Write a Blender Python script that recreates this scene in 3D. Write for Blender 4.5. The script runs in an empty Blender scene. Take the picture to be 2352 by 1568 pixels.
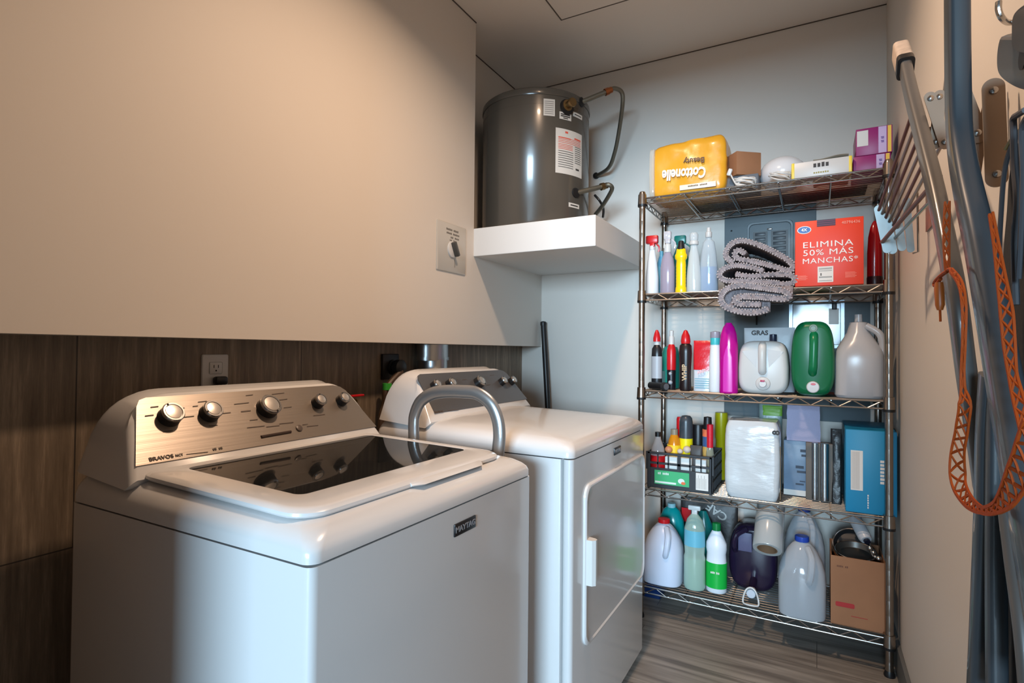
import bpy, bmesh, math, random
from math import sin, cos, pi, radians as R
from mathutils import Vector as V, Matrix as M, noise
random.seed(7)
S = bpy.context.scene
C = S.collection

# ------------------------------------------------------------------ camera
HC = 1.085
YAW, PIT, ROL, FPX = .5035, .0162, .0091, 1271.5
_f = V((-sin(YAW), cos(YAW), 0)); _r = V((cos(YAW), sin(YAW), 0)); _u = V((0, 0, 1))
F2 = _f*cos(PIT) + _u*sin(PIT); U2 = _u*cos(PIT) - _f*sin(PIT)
R3 = _r*cos(ROL) + U2*sin(ROL); U3 = U2*cos(ROL) - _r*sin(ROL)
camd = bpy.data.cameras.new('camera'); cam = bpy.data.objects.new('camera', camd); C.objects.link(cam)
camd.sensor_width = 36; camd.lens = FPX/2352*36; camd.clip_start = .02
cam.matrix_world = M(((R3.x, U3.x, -F2.x, 0), (R3.y, U3.y, -F2.y, 0), (R3.z, U3.z, -F2.z, HC), (0, 0, 0, 1)))
S.camera = cam

# ------------------------------------------------------------------ light
w = bpy.data.worlds.new('world'); S.world = w; w.use_nodes = True
w.node_tree.nodes['Background'].inputs[0].default_value = (.62, .78, 1, 1)
w.node_tree.nodes['Background'].inputs[1].default_value = .06
def area(name, loc, target, sx, sy, col, power, shape='RECTANGLE', spread=180):
    l = bpy.data.lights.new(name, 'AREA'); l.shape = shape; l.size = sx; l.size_y = sy
    l.color = col; l.energy = power; l.spread = R(spread)
    o = bpy.data.objects.new(name, l); C.objects.link(o); o.location = loc
    o.rotation_euler = (V(target)-V(loc)).to_track_quat('-Z', 'Y').to_euler(); return o
area('ceiling_lamp_light', (-.48, 1.22, 2.49), (-.48, 1.22, 0), .11, .11, (1, .69, .47), 14, 'DISK', 150)
area('window_daylight', (.90, -7.0, 2.0), (.90, 2, 1.4), 3.2, 1.6, (.56, .80, 1), 820)
S.view_settings.view_transform = 'Standard'; S.view_settings.look = 'None'
S.view_settings.exposure = .42; S.view_settings.gamma = 1; S.view_settings.use_curve_mapping = False

# ------------------------------------------------------------------ helpers
def at(px, py, x=None, y=None, z=None):
    "world point seen at photo pixel (px,py) on the plane x=, y= or z="
    d = F2*FPX + R3*(px-1176) + U3*(784-py); o = V((0, 0, HC))
    if x is not None: t = x/d.x
    elif y is not None: t = y/d.y
    else: t = (z-HC)/d.z
    return o + d*t
def lin(c): return tuple((v/255/12.92 if v/255 <= .04045 else ((v/255+.055)/1.055)**2.4) for v in c)
MATS = {}
def mat(name, col, rough=.5, metal=0, bump=0, bscale=60, spec=.5, vary=0, coat=0, stretch=(1, 1, 1), trans=0, alpha=1, sss=0, vscale=4):
    if name in MATS: return MATS[name]
    m = bpy.data.materials.new(name); m.use_nodes = True; n = m.node_tree.nodes; L = m.node_tree.links
    b = n['Principled BSDF']; c = (*lin(col), 1)
    b.inputs['Base Color'].default_value = c; b.inputs['Roughness'].default_value = rough; b.inputs['Metallic'].default_value = metal
    b.inputs['Specular IOR Level'].default_value = spec; b.inputs['Coat Weight'].default_value = coat; b.inputs['Coat Roughness'].default_value = .08
    b.inputs['Transmission Weight'].default_value = trans; b.inputs['Alpha'].default_value = alpha
    if sss: b.inputs['Subsurface Weight'].default_value = sss; b.inputs['Subsurface Radius'].default_value = (.03, .03, .03); b.inputs['Subsurface Scale'].default_value = .5
    if bump or vary:
        tc = n.new('ShaderNodeTexCoord'); mp = n.new('ShaderNodeMapping'); mp.inputs['Scale'].default_value = stretch
        L.new(tc.outputs['Object'], mp.inputs['Vector'])
    if bump:
        t = n.new('ShaderNodeTexNoise'); t.inputs['Scale'].default_value = bscale; t.inputs['Detail'].default_value = 4
        L.new(mp.outputs[0], t.inputs['Vector']); bp = n.new('ShaderNodeBump'); bp.inputs['Strength'].default_value = bump; bp.inputs['Distance'].default_value = .003
        L.new(t.outputs[0], bp.inputs['Height']); L.new(bp.outputs[0], b.inputs['Normal'])
    if vary:
        t = n.new('ShaderNodeTexNoise'); t.inputs['Scale'].default_value = vscale; t.inputs['Detail'].default_value = 5
        L.new(mp.outputs[0], t.inputs['Vector']); cr = n.new('ShaderNodeValToRGB')
        cr.color_ramp.elements[0].position = .3; cr.color_ramp.elements[1].position = .7
        cr.color_ramp.elements[0].color = tuple(v*(1-vary) for v in c[:3])+(1,); cr.color_ramp.elements[1].color = tuple(min(1, v*(1+vary)) for v in c[:3])+(1,)
        L.new(t.outputs[0], cr.inputs[0]); L.new(cr.outputs[0], b.inputs['Base Color'])
    MATS[name] = m; return m
def clear(name, col, op=.35, rough=.08):
    "thin clear plastic: part of the light goes straight through, the rest reflects or scatters"
    if name in MATS: return MATS[name]
    m = mat(name, col, rough, spec=.8); n = m.node_tree.nodes; L = m.node_tree.links
    b = n['Principled BSDF']; tr = n.new('ShaderNodeBsdfTransparent'); mx = n.new('ShaderNodeMixShader'); lw = n.new('ShaderNodeLayerWeight'); lw.inputs[0].default_value = .35
    mr = n.new('ShaderNodeMapRange'); mr.inputs['To Min'].default_value = op; mr.inputs['To Max'].default_value = min(1, op+.5)
    tr.inputs[0].default_value = (*[.6+.4*v for v in lin(col)], 1)
    L.new(lw.outputs['Facing'], mr.inputs['Value']); L.new(mr.outputs[0], mx.inputs[0]); L.new(tr.outputs[0], mx.inputs[1]); L.new(b.outputs[0], mx.inputs[2])
    L.new(mx.outputs[0], n['Material Output'].inputs['Surface']); return m

class MB:
    def __init__(s): s.v = []; s.f = []
    def raw(s, v, f):
        o = len(s.v); s.v += [V(p) for p in v]; s.f += [tuple(i+o for i in q) for q in f]; return s
    def bm(s, b, mtx=None):
        b.verts.ensure_lookup_table(); b.verts.index_update()
        vs = [(mtx @ q.co if mtx else q.co.copy()) for q in b.verts]
        s.raw(vs, [[q.index for q in f.verts] for f in b.faces]); b.free(); return s
    def box(s, lo, hi, bev=0, seg=2, rot=None):
        lo = V(lo); hi = V(hi); b = bmesh.new(); bmesh.ops.create_cube(b, size=1); sz = hi-lo
        for q in b.verts: q.co = V((q.co.x*sz.x, q.co.y*sz.y, q.co.z*sz.z))
        if bev: bmesh.ops.bevel(b, geom=b.edges[:], offset=bev, segments=seg, affect='EDGES', profile=.5)
        m = M.Translation((lo+hi)/2)
        if rot: m = m @ rot
        return s.bm(b, m)
    def sweep(s, pts, sec, up=V((0, 0, 1)), closed=False, caps=True, ups=None, scale=None):
        pts = [V(p) for p in pts]; n = len(pts); k = len(sec); vs = []; fs = []
        for i, p in enumerate(pts):
            if closed: t = pts[(i+1) % n]-pts[i-1]
            else: t = pts[min(i+1, n-1)]-pts[max(i-1, 0)]
            t.normalize(); u = (ups[i] if ups else up); a = t.cross(u)
            if a.length < 1e-4: a = t.cross(V((1, 0, 0)))
            if a.length < 1e-4: a = t.cross(V((0, 1, 0)))
            a.normalize(); b2 = a.cross(t).normalized(); sc = scale[i] if scale else 1
            vs += [p+a*q[0]*sc+b2*q[1]*sc for q in sec]
        for i in range(n if closed else n-1):
            j = (i+1) % n
            for q in range(k): fs.append((i*k+q, i*k+(q+1) % k, j*k+(q+1) % k, j*k+q))
        if caps and not closed: fs += [tuple(range(k))[::-1], tuple((n-1)*k+q for q in range(k))]
        return s.raw(vs, fs)
    def tube(s, pts, r, seg=8, closed=False, **k):
        pts = [V(p) for p in pts]; n = len(pts)
        if 'ups' not in k and n > 2:      # carry one frame along the path so the tube never twists
            tg = [(pts[(i+1) % n]-pts[i-1] if closed else pts[min(i+1, n-1)]-pts[max(i-1, 0)]).normalized() for i in range(n)]
            u = tg[0].orthogonal().normalized(); ups = [u]
            for i in range(1, n): u = (u-tg[i]*u.dot(tg[i])).normalized(); ups.append(u)
            if not closed: k['ups'] = ups
        return s.sweep(pts, [(r*cos(2*pi*i/seg), r*sin(2*pi*i/seg)) for i in range(seg)], closed=closed, **k)
    def rod(s, a, b, r, seg=6): return s.tube([a, b], r, seg)
    def loft(s, rings, cap0=True, cap1=True):
        k = len(rings[0]); vs = [p for r in rings for p in r]; fs = []
        for i in range(len(rings)-1):
            for q in range(k): fs.append((i*k+q, i*k+(q+1) % k, (i+1)*k+(q+1) % k, (i+1)*k+q))
        if cap0: fs.append(tuple(range(k))[::-1])
        if cap1: fs.append(tuple((len(rings)-1)*k+q for q in range(k)))
        return s.raw(vs, fs)
    def lathe(s, prof, c=(0, 0, 0), seg=24, sx=1, sy=1, mtx=None):
        c = V(c); rings = []
        for r, z in prof:
            rings.append([V((r*sx*cos(2*pi*i/seg), r*sy*sin(2*pi*i/seg), z)) for i in range(seg)])
        if mtx: rings = [[mtx @ p for p in q] for q in rings]
        return s.loft([[p+c for p in q] for q in rings])
    def prism(s, poly, axis, a, b):
        "poly: 2D points; extruded along axis from a to b"
        def p3(q, c): return {'x': V((c, q[0], q[1])), 'y': V((q[0], c, q[1])), 'z': V((q[0], q[1], c))}[axis]
        return s.loft([[p3(q, a) for q in poly], [p3(q, b) for q in poly]])
    def xf(s, m): s.v = [m @ p for p in s.v]; return s
    def mesh(s, name, m, smooth=35):
        me = bpy.data.meshes.new(name); me.from_pydata([tuple(p) for p in s.v], [], s.f)
        b = bmesh.new(); b.from_mesh(me); bmesh.ops.recalc_face_normals(b, faces=b.faces[:]); b.to_mesh(me); b.free()
        if smooth:
            me.polygons.foreach_set('use_smooth', [True]*len(me.polygons)); me.set_sharp_from_angle(angle=R(smooth))
        me.materials.append(m); return me
def sphere(mb, c, r, sx=1, sy=1, sz=1, seg=16):
    n = seg//2
    return mb.lathe([(max(1e-4, r*sin(pi*i/n)), -r*sz*cos(pi*i/n)) for i in range(n+1)], c, seg, sx, sy)
def rr(x0, x1, y0, y1, r, n=5):
    "rounded rectangle loop, counter-clockwise"
    out = []
    for cx, cy, a in ((x1-r, y1-r, 0), (x0+r, y1-r, 90), (x0+r, y0+r, 180), (x1-r, y0+r, 270)):
        for i in range(n+1):
            t = R(a+90*i/n); out.append((cx+r*cos(t), cy+r*sin(t)))
    return out
def sm(pts, n=6, closed=False):
    "Catmull-Rom smoothing of a point list"
    pts = [V(p) for p in pts]; N = len(pts); out = []
    for i in range(N if closed else N-1):
        g = (lambda j: pts[j % N]) if closed else (lambda j: pts[max(0, min(N-1, j))])
        a, b, c, d = g(i-1), g(i), g(i+1), g(i+2)
        for k in range(n):
            t = k/n; out.append(.5*((2*b)+(c-a)*t+(2*a-5*b+4*c-d)*t*t+(3*b-a-3*c+d)*t**3))
    if not closed: out.append(pts[-1])
    return out
ROOTM = {}
def marks(c, dx, dy, length, h, m, parent, words=(3, 5, 4), th=.0006):
    "a row of illegible small print: little upright blocks grouped like words"
    dx = V(dx).normalized(); dy = V(dy); dy = (dy-dx*dy.dot(dx)).normalized(); nn = dx.cross(dy); c = V(c)
    tot = sum(words)+len(words)-1; st = length/tot; mb = MB(); x = -length/2
    for wd in words:
        for k in range(wd):
            a = c+dx*(x+st*.12); b = c+dx*(x+st*.82); hh = h/2*(.75+.25*((k*7+wd) % 3 == 0)); mb.loft([[a-dy*h/2+nn*q, b-dy*h/2+nn*q, b+dy*hh+nn*q, a+dy*hh+nn*q] for q in (-th, th)]); x += st
        x += st
    return part('print', mb, m, parent)
def thing(name, label, cat, loc=(0, 0, 0), rotz=0, group=None):
    o = bpy.data.objects.new(name, None); C.objects.link(o); o.empty_display_size = .05
    o.location = loc; o.rotation_euler = (0, 0, rotz); o['label'] = label; o['category'] = cat
    if group: o['group'] = group
    ROOTM[o.name] = (M.Translation(V(loc)) @ M.Rotation(rotz, 4, 'Z')).inverted(); return o
def rootinv(p):
    while p.parent: p = p.parent
    return ROOTM.get(p.name)
def part(name, mb, m, parent, world=True, smooth=35, label=None):
    "mesh part; geometry is given in world space unless world=False"
    if world:
        i = rootinv(parent)
        if i: mb.xf(i)
    o = bpy.data.objects.new(name, mb.mesh(name, m, smooth)); C.objects.link(o); o.parent = parent
    if label: o['label'] = label
    return o
def single(name, mb, m, label, cat, group=None, smooth=35, org=None):
    xs = [p.x for p in mb.v]; ys = [p.y for p in mb.v]; zs_ = [p.z for p in mb.v]
    c = V(org) if org else V(((min(xs)+max(xs))/2, (min(ys)+max(ys))/2, min(zs_)))
    mb.xf(M.Translation(-c)); o = bpy.data.objects.new(name, mb.mesh(name, m, smooth)); C.objects.link(o)
    o.location = c; o['label'] = label; o['category'] = cat; ROOTM[o.name] = M.Translation(-c)
    if group: o['group'] = group
    return o
def struct(name, mb, m, smooth=0, parent=None):
    o = bpy.data.objects.new(name, mb.mesh(name, m, smooth)); C.objects.link(o)
    if parent: o.parent = parent
    else: o['kind'] = 'structure'
    return o
def text(s, size, c, dx, dy, m, parent, name='lettering', depth=.0006, align='CENTER', sx=1, bold=0, space=1):
    "text as mesh, centred at c, running along dx, upright along dy"
    cu = bpy.data.curves.new('t', 'FONT'); cu.body = s; cu.size = size; cu.align_x = align; cu.align_y = 'CENTER'; cu.extrude = depth; cu.offset = bold; cu.space_character = space; cu.resolution_u = 3
    o = bpy.data.objects.new('t', cu); C.objects.link(o); dg = bpy.context.evaluated_depsgraph_get(); me = bpy.data.meshes.new_from_object(o.evaluated_get(dg))
    bpy.data.objects.remove(o); bpy.data.curves.remove(cu)
    dx = V(dx).normalized(); dy = V(dy); dy = (dy-dx*dy.dot(dx)).normalized(); n = dx.cross(dy)
    mt = M.Translation(V(c)) @ M(((dx.x*sx, dy.x, n.x, 0), (dx.y*sx, dy.y, n.y, 0), (dx.z*sx, dy.z, n.z, 0), (0, 0, 0, 1)))
    i = rootinv(parent)
    if i: mt = i @ mt
    me.transform(mt); me.name = name; me.materials.clear(); me.materials.append(m)
    ob = bpy.data.objects.new(name, me); C.objects.link(ob); ob.parent = parent; return ob

# ------------------------------------------------------------------ materials
m_wall = mat('white_wall_paint', (212, 206, 198), .6, bump=.04, bscale=90)
m_ceil = mat('ceiling_paint', (232, 226, 218), .7)
m_white = mat('white_enamel', (206, 206, 206), .22, coat=.4)
m_whitepl = mat('white_plastic', (204, 204, 202), .38)
m_black = mat('black_plastic', (22, 22, 24), .4)
m_dark = mat('dark_gap', (30, 30, 30), .8)
m_chrome = mat('chrome_wire', (176, 172, 168), .26, metal=1)
m_steel = mat('brushed_steel_panel', (150, 140, 130), .36, metal=.85, bump=.08, bscale=40, stretch=(1, .05, 6))
m_tub = mat('steel_basket', (125, 125, 122), .35, metal=.8)
m_red = mat('red_plastic', (200, 22, 30), .3)
m_card = mat('brown_cardboard', (150, 104, 72), .8, bump=.05, vary=.08, vscale=8)

# ------------------------------------------------------------------ setting
XL, XT, XN, XR, YN, YB, ZB, ZC = -1.297, -1.413, -1.44, .248, 2.0045, 2.679, 1.108, 2.506
YF = -7.2
def tile_mat():
    m = bpy.data.materials.new('striated_brown_tile'); m.use_nodes = True; n = m.node_tree.nodes; L = m.node_tree.links; b = n['Principled BSDF']
    tc = n.new('ShaderNodeTexCoord'); mp = n.new('ShaderNodeMapping'); mp.inputs['Scale'].default_value = (1, 34, 2.2); L.new(tc.outputs['Object'], mp.inputs[0])
    t = n.new('ShaderNodeTexNoise'); t.inputs['Scale'].default_value = 1.6; t.inputs['Detail'].default_value = 8; t.inputs['Roughness'].default_value = .7; L.new(mp.outputs[0], t.inputs['Vector'])
    cr = n.new('ShaderNodeValToRGB'); e = cr.color_ramp.elements; e[0].position = .25; e[0].color = (*lin((84, 72, 58)), 1); e[1].position = .8; e[1].color = (*lin((176, 158, 136)), 1)
    k = e.new(.52); k.color = (*lin((122, 107, 90)), 1); L.new(t.outputs[0], cr.inputs[0])
    br = n.new('ShaderNodeTexBrick'); br.offset = .5; br.inputs['Scale'].default_value = 1; br.inputs['Mortar Size'].default_value = .0015; br.inputs['Brick Width'].default_value = .6; br.inputs['Row Height'].default_value = 1.2
    m2 = n.new('ShaderNodeMapping'); m2.inputs['Rotation'].default_value = (0, R(-90), R(-90)); m2.inputs['Location'].default_value = (.3, -.62, 0)
    sp = n.new('ShaderNodeSeparateXYZ'); cb = n.new('ShaderNodeCombineXYZ'); L.new(tc.outputs['Object'], sp.inputs[0]); 
    ad = n.new('ShaderNodeMath'); ad.inputs[1].default_value = .55; L.new(sp.outputs[2], ad.inputs[0]); L.new(sp.outputs[1], cb.inputs[0]); L.new(ad.outputs[0], cb.inputs[1]); L.new(cb.outputs[0], br.inputs['Vector'])
    mx = n.new('ShaderNodeMixRGB'); mx.inputs[2].default_value = (*lin((56, 50, 44)), 1); L.new(br.outputs['Fac'], mx.inputs[0]); L.new(cr.outputs[0], mx.inputs[1]); L.new(mx.outputs[0], b.inputs['Base Color'])
    b.inputs['Roughness'].default_value = .5
    bp = n.new('ShaderNodeBump'); bp.inputs['Strength'].default_value = .25; bp.inputs['Distance'].default_value = .004; L.new(t.outputs[0], bp.inputs['Height']); L.new(bp.outputs[0], b.inputs['Normal']); return m
def floor_mat():
    m = bpy.data.materials.new('grey_wood_look_tile'); m.use_nodes = True; n = m.node_tree.nodes; L = m.node_tree.links; b = n['Principled BSDF']
    tc = n.new('ShaderNodeTexCoord'); mp = n.new('ShaderNodeMapping'); mp.inputs['Scale'].default_value = (1.6, 22, 1); L.new(tc.outputs['Object'], mp.inputs[0])
    t = n.new('ShaderNodeTexNoise'); t.inputs['Scale'].default_value = 1.7; t.inputs['Detail'].default_value = 7; t.inputs['Distortion'].default_value = .6; L.new(mp.outputs[0], t.inputs['Vector'])
    cr = n.new('ShaderNodeValToRGB'); e = cr.color_ramp.elements; e[0].position = .3; e[0].color = (*lin((104, 98, 92)), 1); e[1].position = .72; e[1].color = (*lin((158, 152, 144)), 1); L.new(t.outputs[0], cr.inputs[0])
    br = n.new('ShaderNodeTexBrick'); br.inputs['Scale'].default_value = 1; br.inputs['Mortar Size'].default_value = .0012; br.inputs['Brick Width'].default_value = 1.2; br.inputs['Row Height'].default_value = .2; L.new(tc.outputs['Object'], br.inputs['Vector'])
    mx = n.new('ShaderNodeMixRGB'); mx.inputs[2].default_value = (*lin((84, 80, 76)), 1); L.new(br.outputs['Fac'], mx.inputs[0]); L.new(cr.outputs[0], mx.inputs[1]); L.new(mx.outputs[0], b.inputs['Base Color'])
    b.inputs['Roughness'].default_value = .42; return m
m_tile = tile_mat(); m_floor = floor_mat(); m_base = mat('grey_baseboard_tile', (96, 98, 98), .45, vary=.1)
struct('floor', MB().box((-3, YF, -.06), (3, YB, 0)), m_floor)
struct('ceiling', MB().box((XN-.1, .08, ZC), (XR+.1, YB+.1, ZC+.06)), m_ceil)
struct('wall_left', MB().box((XN, -.04, ZB), (XL, YN, ZC)).box((XN, YN, ZB), (XL, YB, 1.489)).box((XN-.1, -.04, 1.1), (XN, YB, ZC)), m_wall)
struct('wall_left_lower', MB().box((XT-.127, -.04, 0), (XT, YB, ZB)), m_tile)
struct('wall_back', MB().box((XN-.1, YB, 0), (XR+.1, YB+.1, ZC)), m_wall)
struct('wall_right', MB().box((XR, -.1, 0), (XR+.1, YB, ZC)), m_wall)
struct('wall_front_unseen', MB().box((-1.54, -.04, 0), (-.72, .08, ZC)).box((-.72, -.04, 2.10), (XR, .08, ZC)), m_tile)  # unseen wall; opening placed and dark tile chosen to block daylight and cut bounce
struct('baseboard_right', MB().box((XR-.012, .1, 0), (XR, YB, .1), .002), m_base)
struct('baseboard_back', MB().box((XT, YB-.012, 0), (XR-.012, YB, .1), .002), m_base)
g = .0035
struct('ceiling_gap_shade', MB().box((XL, .08, ZC-g), (XL+g, YN, ZC)).box((XN, YN, ZC-g), (XN+g, YB-g, ZC)).box((XN, YB-g, ZC-g), (XR, YB, ZC)), mat('shadow_gap', (84, 76, 70), .8))  # thin dark strips painted in for the shade along the ceiling joints
hm = MB(); hx0, hx1, hy0, hy1 = -.96, -.36, 1.55, 2.156
hm.box((hx0+.003, hy0+.003, ZC-.003), (hx1-.003, hy1-.003, ZC)); struct('trim_2', hm, m_ceil)
hg = MB(); t_ = .003
hg.box((hx0-t_, hy0-t_, ZC-.0035), (hx0+t_, hy1+t_, ZC)).box((hx1-t_, hy0-t_, ZC-.0035), (hx1+t_, hy1+t_, ZC)).box((hx0, hy0-t_, ZC-.0035), (hx1, hy0+t_, ZC)).box((hx0, hy1-t_, ZC-.0035), (hx1, hy1+t_, ZC)); struct('trim_3', hg, mat('hatch_gap', (96, 90, 84), .8))

# ------------------------------------------------------------------ washer and dryer
def tilt(x, xf): return (xf-x)*.03
FP0, FP1 = V((-1.08, 0, .866)), V((-1.166, 0, .985))     # console face: foot and top (washer)
def appliance(kind, O):
    "O: shift of everything from the washer's place"
    O = V(O); x0, x1, y0, y1 = -1.268, -.604, .534, 1.199
    if kind == 'washer': t = thing('washing_machine', 'white top-loading washing machine with a dark glass lid, nearest the camera', 'washing machine', O+V(((x0+x1)/2, (y0+y1)/2, 0)))
    else: t = thing('clothes_dryer', 'white front-door clothes dryer standing between the washer and the wire rack', 'dryer', O+V(((x0+x1)/2, (y0+y1)/2, 0)))
    Z = lambda m: m.xf(M.Translation(O))
    zb = .03 - O.z
    if kind == 'washer':
        rings = [[V((px, py, z)) for px, py in rr(x0, x1, y0, y1, .014, 4)] for z in (zb, .784)]
        cab = part('cabinet', Z(MB().loft(rings)), m_white, t)
    else:
        cab = part('cabinet', Z(MB().loft([[V((px, py, z)) for px, py in rr(x0, x1-.032, y0, y1, .006, 2)] for z in (zb, .784)])), m_white, t)
        part('front_panel', Z(MB().loft([[V((px, py, z)) for px, py in rr(x1-.029, x1, y0, y1, .012, 4)] for z in (zb, .784)])), m_white, t)
    for fx in (x0+.06, x1-.06):
        for fy in (y0+.05, y1-.05): part('foot', Z(MB().lathe([(.02, -O.z), (.022, zb+.005)], (fx, fy, 0), 12)), m_black, t)
    # top deck
    def ring(ins, z, r): return [V((px, py, z+tilt(px, x1)*max(0, min(1, (z-.801)/.029)))) for px, py in rr(x0+ins*.3, x1-ins, y0+ins, y1-ins, r, 6)]
    rings = [ring(0, .787, .02), ring(0, .801, .02), ring(.003, .809, .022), ring(.010, .817, .026), ring(.022, .8245, .03), ring(.040, .830, .035)]
    top = MB()
    if kind == 'washer':
        hole = [V((px, py, .831+tilt(px, x1))) for px, py in rr(-1.035, -.745, .64, 1.105, .10, 6)]
        hole2 = [p-V((0, 0, .045)) for p in hole]
        top.loft(rings+[hole, hole2], cap0=False, cap1=False)
    else:
        rings += [ring(.09, .836, .05), ring(.16, .840, .08)]
        top.loft(rings, cap0=False)
    deck = part('top_deck', Z(top), m_white, t)
    if kind == 'washer':
        part('drum', Z(MB().lathe([(.0001, .45), (.20, .45), (.225, .47), (.235, .70), (.215, .775), (.222, .783), (.245, .772)], (-.89, .872, 0), 40)), m_tub, t)
        lo = lambda ins, z, r=.05: [V((px, py, z+tilt(px, x1))) for px, py in rr(-1.10+ins, -.648-ins, .560+ins, 1.148-ins, r, 6)]
        gi = lambda ins, z: [V((px, py, z+tilt(px, x1))) for px, py in rr(-1.055+ins, -.737-ins, .628+ins, 1.118-ins, .018, 6)]
        lid = part('lid', Z(MB().loft([gi(0, .8312), lo(.002, .8312), lo(0, .8342), lo(.001, .8388), lo(.006, .8428), lo(.016, .8440), gi(-.004, .8428), gi(0, .8418), gi(0, .8312)], False, False)), m_white, t)
        part('glass', Z(MB().loft([gi(.0005, .8348), gi(.0005, .8418)])), clear('smoked_lid_glass', (30, 31, 31), .38, .03), lid, label='smoked glass window')
        lipp = MB().loft([[V((-.655+dx*(1 if 0 < i < 12 else .4), y, .8335+dz)) for dx, dz in ((0, 0), (.018, .001), (.024, .004), (.015, .0078), (0, .0095))] for i, y in [(i, .80+.24*i/12) for i in range(13)]])
        part('lid_handle', Z(lipp), m_white, lid)
    # console
    yb0, yb1, yt0, yt1 = .536, 1.190, .583, 1.146
    if kind != 'washer': yb0, yb1, yt0, yt1 = .540, 1.212, .60, 1.166
    def outl(ins, n=8):
        zt = .998-ins; zb2 = .842+ins*.3; r = .055; pts = []
        A = (yb0+ins, zb2); B = (yt0+ins, zt); Cc = (yt1-ins, zt); D = (yb1-ins, zb2)
        def corner(p, a, b, rr_):
            p, a, b = V(p), V(a), V(b); u = (a-p).normalized(); w_ = (b-p).normalized()
            for i in range(n+1):
                s_ = i/n; q = p+u*rr_*(1-s_)**2+w_*rr_*s_**2; pts.append((q.x, q.y))
        pts.append(A); corner(B, A, Cc, r+.03); corner(Cc, B, D, r+.01); pts.append(D); return pts
    sl = (FP1-FP0)/(FP1.z-FP0.z)
    def face(p, off=0):
        z = p[1]; q = FP0+sl*(z-FP0.z); nrm = V((.811, 0, .586)); return V((q.x, p[0], z))+nrm*off
    back = lambda ins: [V((-1.262+.02*max(0, (p[1]-.9)/.1), p[0], p[1])) for p in outl(ins)]
    con = MB().loft([back(.004), [V((p.x+.02, p.y, p.z)) for p in back(0)], [face(p, -.022) for p in outl(0)], [face(p, -.010) for p in outl(.001)], [face(p, -.003) for p in outl(.006)], [face(p, 0) for p in outl(.013)]])
    console = part('console', Z(con), m_white, t)
    # steel fascia
    def fas(ins=0):
        o = []
        a0, a1, c0, c1 = (.553, 1.178, .592, 1.126) if kind == 'washer' else (.590, 1.203, .60, 1.158)
        pts = [(a0, .868), (c0-.003, .968), (c0+.006, .980), (c0+.02, .984), (c1-.03, .984), (c1-.008, .979), (c1+.006, .968), (a1, .868)]
        return pts
    pan = MB().loft([[face(p, 0) for p in fas()], [face(p, .0022) for p in fas()]])
    fascia = part('control_panel', Z(pan), m_steel if kind == 'washer' else mat('grey_steel_panel', (104, 104, 106), .4, metal=.6), console)
    nrm = V((.811, 0, .586)); upv = V((-.586, 0, .811)); rot = nrm.to_track_quat('Z', 'Y').to_matrix().to_4x4()
    def onface(px, py):
        d = F2*FPX + R3*(px-1176) + U3*(784-py); o = V((0, 0, HC)); p0 = FP0+O+nrm*.003
        return o + d*((p0-o).dot(nrm)/d.dot(nrm))
    if kind == 'washer': kn = ((388, 958, .0215), (480, 950, .0205), (613, 938, .0255), (728, 926, .0165), (783, 921, .016))
    else: kn = ((997, 888, .016), (1032, 884, .017), (1098, 880, .021), (1151, 878, .015), (1173, 877, .015))
    for i, (px, py, r) in enumerate(kn):
        c = onface(px, py)
        k = part('knob', MB().lathe([(r*1.03, -.001), (r, .004), (r*.98, .017), (r*.9, .018)], (0, 0, 0), 28).xf(M.Translation(c) @ rot), m_black, console)
        part('knob_rim', MB().lathe([(r*1.0, .0165), (r*1.01, .020), (r*.93, .0225), (r*.78, .0225), (r*.76, .020)], (0, 0, 0), 28).xf(M.Translation(c) @ rot), m_chrome, k)
        part('knob_cap', MB().lathe([(r*.72, .018), (r*.71, .0222), (r*.4, .0232), (.0002, .0235)], (0, 0, 0), 28).xf(M.Translation(c) @ rot), mat('satin_knob_cap', (205, 198, 190), .32, metal=.8), k)
        a = (2.0, 3.5, 5.0, 1.6, 2.0)[i]; ptr = V((0, 1, 0))*cos(a)+upv*sin(a)
        q = c+ptr*r*.84+nrm*.0228; part('knob_pointer', MB().lathe([(r*.09, -.001), (r*.09, .0008)], (0, 0, 0), 10).xf(M.Translation(q) @ rot), m_dark, k)
    ink = mat('grey_print', (84, 72, 64), .6)
    Y = V((0, 1, 0))
    def tx(s, px, py, size, sx=1, bold=0): text(s, size, onface(px, py)+nrm*.0003, Y, upv, ink, console, 'print', .0002, sx=sx, bold=bold)
    if kind == 'washer':
        tx('BRAVOS', 371, 1051, .0105, 1.15, .0003); tx('MCT', 412, 1045, .007, 1, .0002); marks(onface(500, 1030)+nrm*.0003, Y, upv, .022, .005, ink, console, (2, 2), .0003)
        def ln(x_, y_, wpx, th=.0010):
            a = onface(x_, y_)+nrm*.0002; b = onface(x_+wpx, y_-wpx*.11)+nrm*.0002
            return a, b, th
        lines = MB()
        for (x_, y_, wp, th) in ((346, 935, 18, .0012), (333, 955, 20, .0012), (420, 958, 26, .001), (443, 933, 12, .001), (455, 923, 20, .001), (512, 949, 18, .001), (410, 938, 14, .001), (428, 1043, 50, .0006),
            (565, 908, 16, .001), (538, 928, 34, .001), (554, 945, 22, .0014), (574, 965, 18, .001), (568, 982, 40, .001), (612, 980, 30, .001), (625, 905, 28, .001), (642, 918, 18, .001), (652, 936, 18, .001), (642, 973, 32, .001), (695, 975, 12, .001), (705, 979, 26, .001), (720, 954, 26, .0012), (375, 991, 22, .001), (480, 978, 20, .001)):
            a, b, th = ln(x_, y_, wp, th); u = upv*th
            lines.raw([a-u, b-u, b+u, a+u], [(0, 1, 2, 3)])
        part('print', lines, ink, console)
        a = onface(600, 1003); b = onface(668, 991)
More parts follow.
